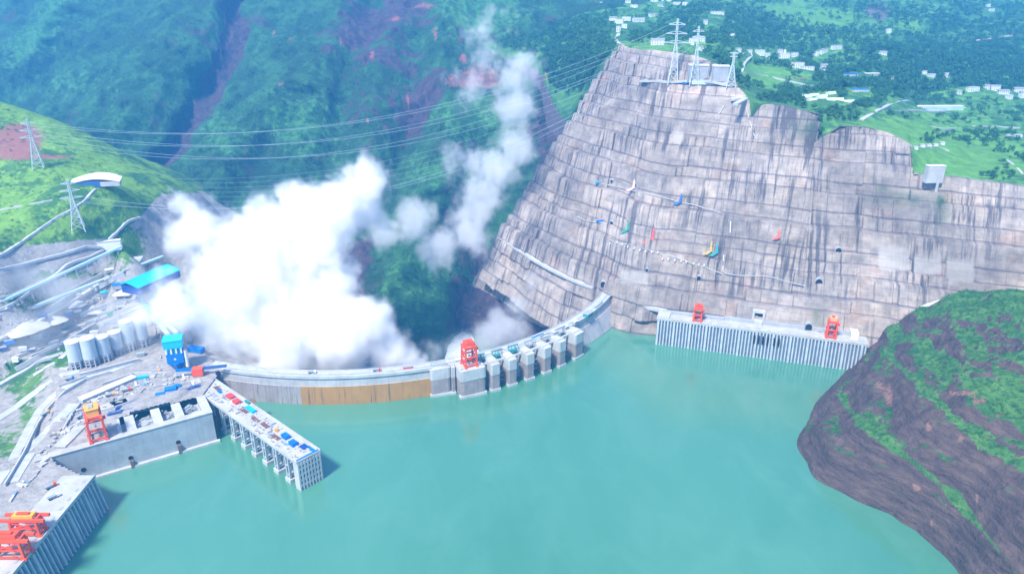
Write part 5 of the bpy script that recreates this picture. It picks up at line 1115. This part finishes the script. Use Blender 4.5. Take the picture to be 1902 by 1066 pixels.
for i, (x, y, c) in enumerate(sorted(CL)):
    cnt[c] = cnt.get(c, 0) + 1; tot = sum(1 for q in CL if q[2] == c)
    pos_ = 'only %s one' % cn[c] if tot == 1 else ('%s %s one from the left' % (words_[cnt[c] - 1], cn[c]) if cnt[c] > 1 else 'leftmost %s one' % cn[c])
    clutter(x, y, rr_.uniform(7, 15), rr_.uniform(4, 8), rr_.uniform(3, 6), M[c], 'site_hut', 'small %s hut in the works yard, %s' % (cn[c], pos_), 'hut', 'huts scattered in the works yard', rr_.uniform(.2, .7), on_bank, rr_.choice((M['white'], M['grey'], M[c])))
for k, (x, y, r, h) in enumerate(((50, 612, 26, 9), (95, 596, 20, 8), (140, 566, 16, 7), (230, 545, 14, 6), (175, 575, 18, 7))):
    p = on_bank(x, y); p.z -= 1; mb = MB(); n = 36; V_ = [(0, 0, h)]; 
    for j in range(1, 7):
        for i in range(n): a = 2 * math.pi * i / n; q = r * j / 6 * (1 + .12 * math.sin(3 * a + k) + .05 * math.sin(7 * a)); V_.append((q * math.cos(a), q * math.sin(a), h * (1 - (j / 6)) ** .9 - (.5 if j == 6 else 0)))
    mb.add(V_, [(0, 1 + i, 1 + (i + 1) % n) for i in range(n)] + [(1 + j * n + i, 1 + (j + 1) * n + i, 1 + (j + 1) * n + (i + 1) % n, 1 + j * n + (i + 1) % n) for j in range(5) for i in range(n)])
    o = mb.build('gravel_heap', M['gravel'], smooth=True); o.location = p; tag(o, 'pale gravel heap in the works yard, %s from the left' % ('leftmost', 'second', 'third', 'rightmost', 'fourth')[k] if k not in (0, 3) else 'pale gravel heap in the works yard, the %s one' % ('leftmost' if k == 0 else 'rightmost'), 'gravel heap', 'gravel heaps in the works yard')
# retaining walls stepping the yard
for k, pts in enumerate(([(60, 668), (120, 640), (180, 612)], [(150, 590), (200, 572), (235, 558)], [(20, 625), (80, 585), (140, 548)], [(175, 545), (215, 522), (232, 512)], [(150, 700), (190, 690), (260, 672)])):
    P3 = [on_bank(*q) for q in pts]; t = thing('yard_wall', 'grey yard retaining wall, ' + ('lowest, in front of the silos', 'in the middle behind the silos', 'on the left below the long conveyor', 'short one beside the cyan shed', 'under the row of silos')[k], 'wall', P3[0], 0, 'retaining walls of the works yard')
    for u, v in zip(P3[:-1], P3[1:]):
        mb = MB(); mb.bar(up(u, 1.5), up(v, 1.5), 2.2, 7); mb.build('wall_face', M['wall'], t, local=True); mb = MB(); mb.bar(up(u, 5.2), up(v, 5.2), 2.8, .5); mb.build('coping', M['pale'], t, local=True)
def truck(px, py, rz, m, label, f=None):
    p = (f or (lambda a, b: Wz(a, b, HC + .5)))(px, py); t = thing('dump_truck', label, 'truck', p, rz, 'trucks on the works platform')
    MB().box(2.6, 5.2, -1.5, 1.5, 1, 4).build('cab', m, t); MB().box(4.2, 5.25, -1.3, 1.3, 2.6, 3.6).build('windscreen', M['dark'], t)
    mb = MB(); mb.add([(-5, -1.4, 1.4), (2.3, -1.4, 1.4), (2.3, 1.4, 1.4), (-5, 1.4, 1.4), (-5.4, -1.8, 3.6), (2.4, -1.8, 3.6), (2.4, 1.8, 3.6), (-5.4, 1.8, 3.6)], [(0, 3, 2, 1), (0, 1, 5, 4), (1, 2, 6, 5), (2, 3, 7, 6), (3, 0, 4, 7), (4, 5, 6, 7)]); mb.build('bed', M['grey'] if m is not M['grey'] else M['blue'], t)
    for x in (-3.8, -2.2, 3.6):
        for y in (-1.5, 1.5):
            c = MB(); n = 12; c.add([(x + .75 * math.cos(6.283 * i / n), y - .25, .75 + .75 * math.sin(6.283 * i / n)) for i in range(n)] + [(x + .75 * math.cos(6.283 * i / n), y + .25, .75 + .75 * math.sin(6.283 * i / n)) for i in range(n)], [tuple(range(n)), tuple(range(n, 2 * n))[::-1]] + [(i, (i + 1) % n, n + (i + 1) % n, n + i) for i in range(n)]); c.build('wheel', M['dark'], t)
for a in ((235, 726, .5, M['orange'], 'orange truck on the platform left of the blue cabins'), (205, 735, .5, M['yellow'], 'yellow truck behind the yellow topped crane'), (150, 775, 1.1, M['blue'], 'blue truck left of the yellow topped crane'), (95, 905, .9, M['orange'], 'orange truck at the near end of the quay wall'), (100, 925, .8, M['white'], 'white truck above the twin cranes in the corner'), (335, 700, .2, M['white'], 'white truck beside the foot of the blue tower'), (290, 692, .3, M['yellow'], 'yellow truck below the rightmost silo'), (85, 770, 1.2, M['yellow'], 'yellow truck on the pale left road'), (130, 705, .6, M['blue'], 'blue truck on the road in front of the silos')): truck(*a)
for a in ((580, 690, M['white'], 'white truck driving on the left part of the dam crest'), (700, 689, M['orange'], 'orange truck driving on the middle of the dam crest')):
    an = ang_at(a[0], -9, HC); pp = damp(an, -9, HC + .35); truck(0, 0, an + math.pi / 2, a[2], a[3], lambda u, v: pp)
# loose site material that nobody could count: planks, pipes, pallets, spoil
mb = MB()
def debris(px, py, f, smax=3.5):
    p = f(px, py); a = rr_.uniform(0, 3.14); l_ = rr_.uniform(1, smax) * rr_.choice((1, 1, 2.6)); w_ = rr_.uniform(.8, smax * .6)
    mb.box(-l_, l_, -w_, w_, -.5, rr_.uniform(.3, 2.2), Matrix.Translation(p) @ Matrix.Rotation(a, 4, 'Z'))
poly_p = [(20, 930), (100, 850), (90, 830), (200, 760), (250, 740), (370, 715), (340, 690), (250, 700), (180, 730), (120, 780), (60, 860)]
n_ = 0
while n_ < 150:
    px, py = rr_.uniform(15, 400), rr_.uniform(690, 1060)
    if inside(np.array([px]), np.array([py]), poly_p)[0]: debris(px, py, lambda a, b: Wz(a, b, HC)); n_ += 1
m_deb = [mb]; o = mb.build('construction_debris', M['debris']); tag(o, 'grey planks, pipes and pallets strewn over the pale works platform', 'debris', None, 'stuff')
mb = MB()
for _ in range(130):
    px, py = rr_.uniform(-10, 330), rr_.uniform(545, 690)
    if py > 545 + (330 - px) * -.1 and not (120 < px < 290 and py > 610 + (290 - px) * .2): debris(px, py, on_bank, 3.0)
o = mb.build('construction_debris', M['debris']); tag(o, 'grey machinery and material scattered through the works yard on the slope', 'debris', None, 'stuff')
mb = MB()
for _ in range(150):
    u, v = rr_.uniform(4, JL - 8), rr_.uniform(-JW + 2, JW - 5); p = Mj @ Vector((u, v, 0)); p.z = 38; l_ = rr_.uniform(.6, 3.4); mb.box(-l_, l_, -.5, .5, 0, rr_.uniform(.3, 1.6), Matrix.Translation(p) @ Matrix.Rotation(jrz + rr_.choice((0, 1.57, .3)), 4, 'Z'))
o = mb.build('construction_debris', M['debris']); tag(o, 'planks, pipes and bars lying on the jetty deck', 'debris', None, 'stuff')
# ------------------------------------------------------------ trees
def crown_mesh(name, seed, n, m, rx=1.0, rz=.8):
    """unit crown: leaf clumps spread through a lumpy volume"""
    g = np.random.default_rng(seed); lob = g.normal(size=(7, 3)) * (.38, .38, .25) + (0, 0, .1); lr = g.uniform(.35, .6, 7)
    V_ = []; F_ = []
    for k in range(n):
        l = g.integers(0, 7); d = g.normal(size=3); d /= np.linalg.norm(d); c = lob[l] + d * lr[l] * g.uniform(.6, 1.05); c[2] *= rz; c[0] *= rx; c[1] *= rx
        a = g.normal(size=3); a /= np.linalg.norm(a); a = a * .6 + d * .8; a /= np.linalg.norm(a); b = np.cross(a, g.normal(size=3)); b /= np.linalg.norm(b); e = np.cross(a, b); s = g.uniform(.09, .2)
        i = len(V_); V_ += [c + b * s, c + e * s * .8, c - b * s * .9 + a * .05, c - e * s]; F_.append((i, i + 1, i + 2, i + 3))
    return np.array(V_), np.array(F_)
cms = []
for s in range(6):
    V_, F_ = crown_mesh('c', 100 + s, 230, None, rz=(.8, .9, 1.1, .75, .9, 1.0)[s]); V_ = V_ + np.array([0, 0, 1.15]); cms.append((V_, F_))
protos = []
for s in range(6):
    o = mesh_np('crown', cms[s][0] * 6, cms[s][1], M['leaf'] if s % 3 else M['leaf2'], smooth=False); 
    mb = MB(); mb.cyl((0, 0), .5, -1.5, 5.5, 7, .25); mb.bar((0, 0, 3.5), (2, 1, 7), .3); mb.bar((0, 0, 4), (-1.6, -1.2, 7.2), .3); tr = mb.build('trunk', M['trunk'])
    protos.append((o.data, tr.data)); bpy.data.objects.remove(o); bpy.data.objects.remove(tr)
def tree(p, s, k, label, group, name='broadleaf_tree'):
    t = thing(name, label, 'tree', p, rr_.uniform(0, 6.28), group); t.scale = (s, s, s * rr_.uniform(.85, 1.2))
    for nm, me in zip(('crown', 'trunk'), protos[k]):
        c = bpy.data.objects.new(nm, me); COL.objects.link(c); c.parent = t
    return t
# masses of trees: one object of crowns that nobody could count
def near_any(px, py, pts, r): return any(abs(px - q[0]) < r + (q[2] if len(q) > 2 else 8) * .65 and -5 < py - q[1] + 0 < 15 for q in pts)
allh = HS + [(1457, 104, 17), (1580, 140, 26), (1618, 140, 27), (1596, 173, 28), (1739, 200, 90)] + [(a, b, 16) for a, b in GH]
roadpts = [q for p_, _ in TR for u, v in zip(p_[:-1], p_[1:]) for q in ((u[0] + (v[0] - u[0]) * k / 6, u[1] + (v[1] - u[1]) * k / 6) for k in range(7))]
def clear(px, py): return not near_any(px, py, allh, 2) and not any((px - a) ** 2 + (py - b) ** 2 < 60 for a, b in roadpts)
def dens_t(px, py):
    d = .3
    for g in ((1420, 60, 130, 30, 1.0), (1330, 30, 90, 26, .8), (1650, 130, 160, 45, .8), (1800, 110, 120, 40, 1.0), (1600, 165, 90, 25, .6), (1850, 140, 90, 30, .8), (1440, 182, 60, 12, 1.1), (1560, 195, 90, 14, 1.0), (1000, 60, 110, 60, .9), (1100, 110, 50, 60, .9), (1680, 170, 60, 20, .7), (1770, 255, 120, 16, .3), (1540, 105, 60, 14, .5), (1790, 30, 130, 30, .5), (1250, 50, 60, 20, .5)): d += g[4] * math.exp(-((px - g[0]) / g[2]) ** 2 - ((py - g[1]) / g[3]) ** 2)
    for g in ((1480, 25, 50, 12), (1530, 48, 70, 8), (1420, 140, 40, 12), (1540, 152, 80, 5), (1660, 240, 100, 14), (1250, 88, 60, 6), (1560, 115, 30, 8), (1760, 300, 90, 26), (890, 30, 40, 30)): d -= 1.0 * math.exp(-((px - g[0]) / g[2]) ** 2 - ((py - g[1]) / g[3]) ** 2)
    return d
big_t = []; small_t = []
tries = 0
while len(small_t) < 6000 and tries < 90000:
    tries += 1; px = rr_.uniform(820, 1910); py = rr_.uniform(-20, 335)
    e = np.interp(px, [q[0] for q in edgel if q[0] > 1060], [q[1] for q in edgel if q[0] > 1060]) if px > 1066 else np.interp(px, [q[0] for q in edgel[:6]], [q[1] for q in edgel[:6]])
    if py > e - 3 or rr_.random() > dens_t(px, py) * .8 or not clear(px, py): continue
    i = int(np.argmin((TERPX - px) ** 2 + (TERPY - py) ** 2)); small_t.append((TER.reshape(-1, 3)[i], px, py))
small_t.sort(key=lambda q: np.linalg.norm(q[0] - np.array([0, 0, CAMZ])))
VV = []; FF = []; off_ = 0; nt_ = 0
def side(px, py): return ('right rim' if px > 1690 and py > 215 else 'strip behind the road to the long shed' if px > 1560 and py > 150 else 'belt above the switchgear' if px < 1480 else 'wooded belt')
for q, (P3, px, py) in enumerate(small_t):
    s = rr_.uniform(.6, 1.4) * (1.45 if py < 170 else .85); k = rr_.randrange(6)
    if q < 200:
        tree(Vector(P3), s * .85, k, 'dark green bushy tree among many alike on the near part of the terrace', 'bushy trees on the near part of the terrace'); continue
    V_, F_ = cms[k]; sel = rr_.randrange(0, 60); F2 = F_[sel:sel + (130 if py > 100 else 75)]; a = rr_.uniform(0, 6.28); c, s_ = math.cos(a), math.sin(a)
    W_ = V_ * 6 * s * np.array([1, 1, rr_.uniform(.8, 1.2)]); X_ = W_[:, 0] * c - W_[:, 1] * s_; Y_ = W_[:, 0] * s_ + W_[:, 1] * c
    VV.append(np.stack([X_, Y_, W_[:, 2]], -1) + P3 - np.array([0, 0, 2.5])); FF.append(F2 + off_); off_ += len(V_)
o = mesh_np('forest', np.concatenate(VV), np.concatenate(FF), M['leaf'], smooth=False); tag(o, 'dark green woods covering the terrace between the fields', 'woods', None, 'stuff')
# bushes on the headland and the green hill
def scatter(name, pts, smin, smax, m, label, nf=60):
    VV = []; FF = []; off_ = 0
    for P3 in pts:
        s = rr_.uniform(smin, smax); k = rr_.randrange(6); V_, F_ = cms[k]; st_ = rr_.randrange(0, 230 - nf); a = rr_.uniform(0, 6.28); c, s_ = math.cos(a), math.sin(a)
        Fs = F_[st_:st_ + nf]; Vs = V_[Fs.ravel()]; W_ = (Vs - np.array([0, 0, 1.0])) * s * np.array([1, 1, .7]); X_ = W_[:, 0] * c - W_[:, 1] * s_; Y_ = W_[:, 0] * s_ + W_[:, 1] * c
        VV.append(np.stack([X_, Y_, W_[:, 2] + s * .3], -1) + P3); FF.append(np.arange(len(Vs)).reshape(-1, 4) + off_); off_ += len(Vs)
    o = mesh_np(name, np.concatenate(VV), np.concatenate(FF), m, smooth=False); tag(o, label, 'bushes', None, 'stuff')
G_h, rk_h, hx2, hy2 = HEAD; hb_pts = []
gi = np.argwhere((G_h[..., 2] > 2) & (hx2 < 1960) & (hy2 < 1110) & (hy2 > 500)); g2 = np.random.default_rng(5); g2.shuffle(gi)
for i, j in gi:
    if g2.random() < (1.0 if rk_h[i, j] < .35 else .2 if rk_h[i, j] < .7 else .015): hb_pts.append(G_h[i, j])
    if len(hb_pts) > 5200: break
scatter('bushes', hb_pts, 1.3, 3.4, M['leaf2'], 'green bushes along the ledges of the dark headland', 26)
bx = []
for k in range(900):
    px, py = rr_.uniform(-10, 290), rr_.uniform(205, 470)
    if py < np.interp(px, [0, 60, 130, 200, 250, 285], [200, 218, 258, 313, 335, 376]) or py > np.interp(px, [0, 80, 200, 262, 300], [470, 455, 430, 400, 370]): continue
    if any((px - a) ** 2 + (py - b) ** 2 < 50 for a, b in ((205, 460), (180, 335), (140, 340))): continue
    if rr_.random() < .4 + .5 * (px < 40): bx.append(np.array(on_bank(px, py)))
scatter('bushes', bx, 1.5, 4.0, M['leaf'], 'dark bushes dotted over the green hill', 40)
fx = []; 
gi = np.random.default_rng(6)
FP = np.array(fo.data.vertices[0].co); 
nV = len(fo.data.vertices); co = np.empty(nV * 3, np.float32); fo.data.vertices.foreach_get('co', co); co = co.reshape(-1, 3)
rk = np.empty(nV, np.float32); fo.data.attributes['rock'].data.foreach_get('value', rk)
cx_, cy2 = topx(co.astype(float)); ok = np.argwhere((rk < .42) & (cx_ > -20) & (cx_ < 1100) & (cy2 > -10) & (cy2 < 640)).ravel(); gi.shuffle(ok)
scatter('mountain_forest', co[ok[:8000]], 4.0, 10.0, M['leaf'], 'dark woods clinging to the far mountain side', 22)
scatter('mountain_forest', co[ok[8000:17000]], 3.0, 8.0, M['leaf2'], 'lighter scrub between the woods on the far mountain side', 20)
# ------------------------------------------------------------ spray rising from the plunge pool (real volumes)
def spray(name, label, blobs, dens, vox, nscale, namt, cutoff=.12, col=(.97, .98, 1.0), aniso=.1):
    C_ = []
    for px, py, Y_, r, *sq in blobs:
        p = Wy(px, py, Y_); k = r * math.hypot(Y_, CAMZ - p.z) / FPX; C_.append((p, k, sq[0] if sq else 1.0))
    mn = Vector([min(p[i] - k * 1.35 for p, k, s in C_) for i in range(3)]); mx = Vector([max(p[i] + k * 1.35 for p, k, s in C_) for i in range(3)])
    me = bpy.data.meshes.new(name); me.from_pydata([tuple(mn), tuple(mx)], [(0, 1)], []); o = bpy.data.objects.new(name, me); COL.objects.link(o)
    ng = bpy.data.node_groups.new(name, 'GeometryNodeTree'); ng.interface.new_socket("Geometry", in_out='INPUT', socket_type='NodeSocketGeometry'); ng.interface.new_socket("Geometry", in_out='OUTPUT', socket_type='NodeSocketGeometry')
    N = ng.nodes; L = ng.links; go = N.new('NodeGroupOutput')
    pos = N.new('GeometryNodeInputPosition')
    def vm(op, a, b=None, s=None):
        x = N.new('ShaderNodeVectorMath'); x.operation = op
        for i, v in enumerate((a, b)):
            if v is None: continue
            if isinstance(v, bpy.types.NodeSocket): L.new(v, x.inputs[i])
            else: x.inputs[i].default_value = v
        if s is not None: x.inputs['Scale'].default_value = s
        return x
    def mt(op, a, b=None, c=None):
        x = N.new('ShaderNodeMath'); x.operation = op
        for i, v in enumerate((a, b, c)):
            if v is None: continue
            if isinstance(v, bpy.types.NodeSocket): L.new(v, x.inputs[i])
            else: x.inputs[i].default_value = v
        return x.outputs[0]
    def nz(vec, sc_, det, rough):
        x = N.new('ShaderNodeTexNoise'); L.new(vec, x.inputs['Vector']); x.inputs['Scale'].default_value = sc_; x.inputs['Detail'].default_value = det; x.inputs['Roughness'].default_value = rough
        return x
    warp = nz(pos.outputs[0], nscale * .8, 3.0, .6)
    w2 = vm('SCALE', vm('SUBTRACT', warp.outputs['Color'], (.5, .5, .5)).outputs[0], s=1.25 / nscale)
    wp_ = vm('ADD', pos.outputs[0], w2.outputs[0])
    acc = None
    for p, k, s in C_:
        d = vm('DISTANCE', wp_.outputs[0], tuple(p)); f = mt('MULTIPLY', mt('SUBTRACT', 1.0, mt('DIVIDE', d.outputs['Value'], k * 1.25)), s)
        acc = f if acc is None else mt('SMOOTH_MAX', acc, f, .12)
    n = nz(vm('MULTIPLY', pos.outputs[0], (1, 1, .75)).outputs[0], nscale * 1.1, 8.0, .66)
    f = mt('ADD', acc, mt('MULTIPLY', mt('SUBTRACT', n.outputs['Fac'], .5), namt))
    n_f = nz(pos.outputs[0], nscale * 4.5, 4.0, .6); f = mt('ADD', f, mt('MULTIPLY', mt('SUBTRACT', n_f.outputs['Fac'], .5), namt * .42))
    f = mt('MULTIPLY', mt('SUBTRACT', f, cutoff), 2.5)
    f = mt('MINIMUM', mt('MAXIMUM', f, 0.0), 1.0); f = mt('POWER', f, 2.0)
    vc = N.new('GeometryNodeVolumeCube'); L.new(f, vc.inputs['Density']); vc.inputs['Min'].default_value = mn; vc.inputs['Max'].default_value = mx
    for i, a in enumerate('XYZ'): vc.inputs['Resolution ' + a].default_value = max(8, int((mx[i] - mn[i]) / vox))
    sm = N.new('GeometryNodeSetMaterial'); L.new(vc.outputs[0], sm.inputs[0]); L.new(sm.outputs[0], go.inputs[0])
    m = bpy.data.materials.new(name + '_air'); m.use_nodes = True; t = m.node_tree; t.nodes.remove(t.nodes['Principled BSDF'])
    pv = t.nodes.new("ShaderNodeVolumePrincipled"); pv.inputs['Color'].default_value = (*col, 1); pv.inputs['Anisotropy'].default_value = aniso
    pv.inputs['Density'].default_value = dens
    t.links.new(pv.outputs[0], t.nodes['Material Output'].inputs['Volume'])
    sm.inputs['Material'].default_value = m; me.materials.append(m)
    md = o.modifiers.new('spray', 'NODES'); md.node_group = ng
    tag(o, label, 'spray', None, 'stuff')
    return o
spray('spray_cloud', 'dense white cloud of spray boiling up behind the left half of the dam', [
    (450, 640, 960, 70), (520, 655, 930, 60, 1.2), (560, 620, 990, 90, 1.2), (630, 655, 950, 60, 1.2), (660, 620, 990, 80, 1.2), (700, 665, 960, 42, 1.2), (730, 650, 985, 48, 1.2), (775, 672, 985, 26, 1.3), (690, 600, 1010, 40), (400, 610, 960, 75), (350, 590, 930, 60), (480, 560, 1050, 115), (590, 560, 1060, 75), (660, 600, 1050, 50),
    (430, 480, 1100, 72), (530, 470, 1120, 100), (600, 420, 1150, 84), (650, 380, 1180, 64), (690, 338, 1200, 42), (640, 500, 1120, 40, .8), (365, 430, 1130, 56), (325, 375, 1150, 34, .9), (305, 355, 1150, 18, .9), (310, 560, 940, 60, .8), (265, 585, 920, 45, .7), (560, 370, 1180, 40, .7)],
    .10, 3.6, .012, 1.9, .17, (1, 1, 1), 0.0)
spray('spray_cloud', 'tall wispy plume of mist drifting up the gorge in front of the mountain', [
    (720, 430, 1350, 46), (770, 405, 1350, 44), (820, 455, 1350, 44), (870, 430, 1370, 50), (890, 370, 1390, 55), (930, 320, 1410, 44), (955, 265, 1430, 42), (955, 200, 1450, 44), (950, 150, 1470, 56, .62), (915, 110, 1480, 52, .58), (888, 60, 1490, 34, .66), (900, 30, 1490, 18, .6), (945, 50, 1490, 26, .6), (875, 160, 1460, 40, .55), (975, 110, 1470, 36, .6), (850, 300, 1380, 34, .55), (880, 310, 1390, 40, .6), (800, 470, 1350, 40, .8)],
    .026, 4.0, .016, 2.3, .2, (1, 1, 1), 0.0)
spray('spray_cloud', 'thin low mist lying behind the red crane and the spillway piers', [
    (850, 650, 1040, 40, .9), (900, 632, 1060, 42, 1), (940, 610, 1080, 42, .95), (965, 560, 1110, 34, .8), (985, 520, 1130, 28, .65), (810, 655, 1030, 30, .8), (980, 620, 1060, 24, .8)],
    .022, 4.0, .018, 1.8, .2, (1, 1, 1), 0.0)
spray('spray_cloud', 'faint veil of dust and mist over the works yard on the left bank', [
    (120, 560, 930, 70, .6), (200, 590, 900, 60, .7), (30, 530, 960, 60, .6), (240, 620, 900, 60, .9), (300, 570, 920, 60, .9), (60, 600, 900, 60, .6)],
    .010, 7.0, .014, 1.6, .1, (1, 1, 1))
# ------------------------------------------------------------ the air
hz = MB(); hz.box(-6500, 6500, -2600, 7000, -420, 1150)
hm = bpy.data.materials.new('haze_air'); hm.use_nodes = True; t_ = hm.node_tree; t_.nodes.remove(t_.nodes['Principled BSDF'])
pv = t_.nodes.new("ShaderNodeVolumePrincipled"); pv.inputs['Color'].default_value = (.10, .47, 1.0, 1); pv.inputs['Density'].default_value = .00018; pv.inputs['Anisotropy'].default_value = .2
t_.links.new(pv.outputs[0], t_.nodes['Material Output'].inputs['Volume'])
hb = hz.build('haze', hm); tag(hb, kind='stuff')
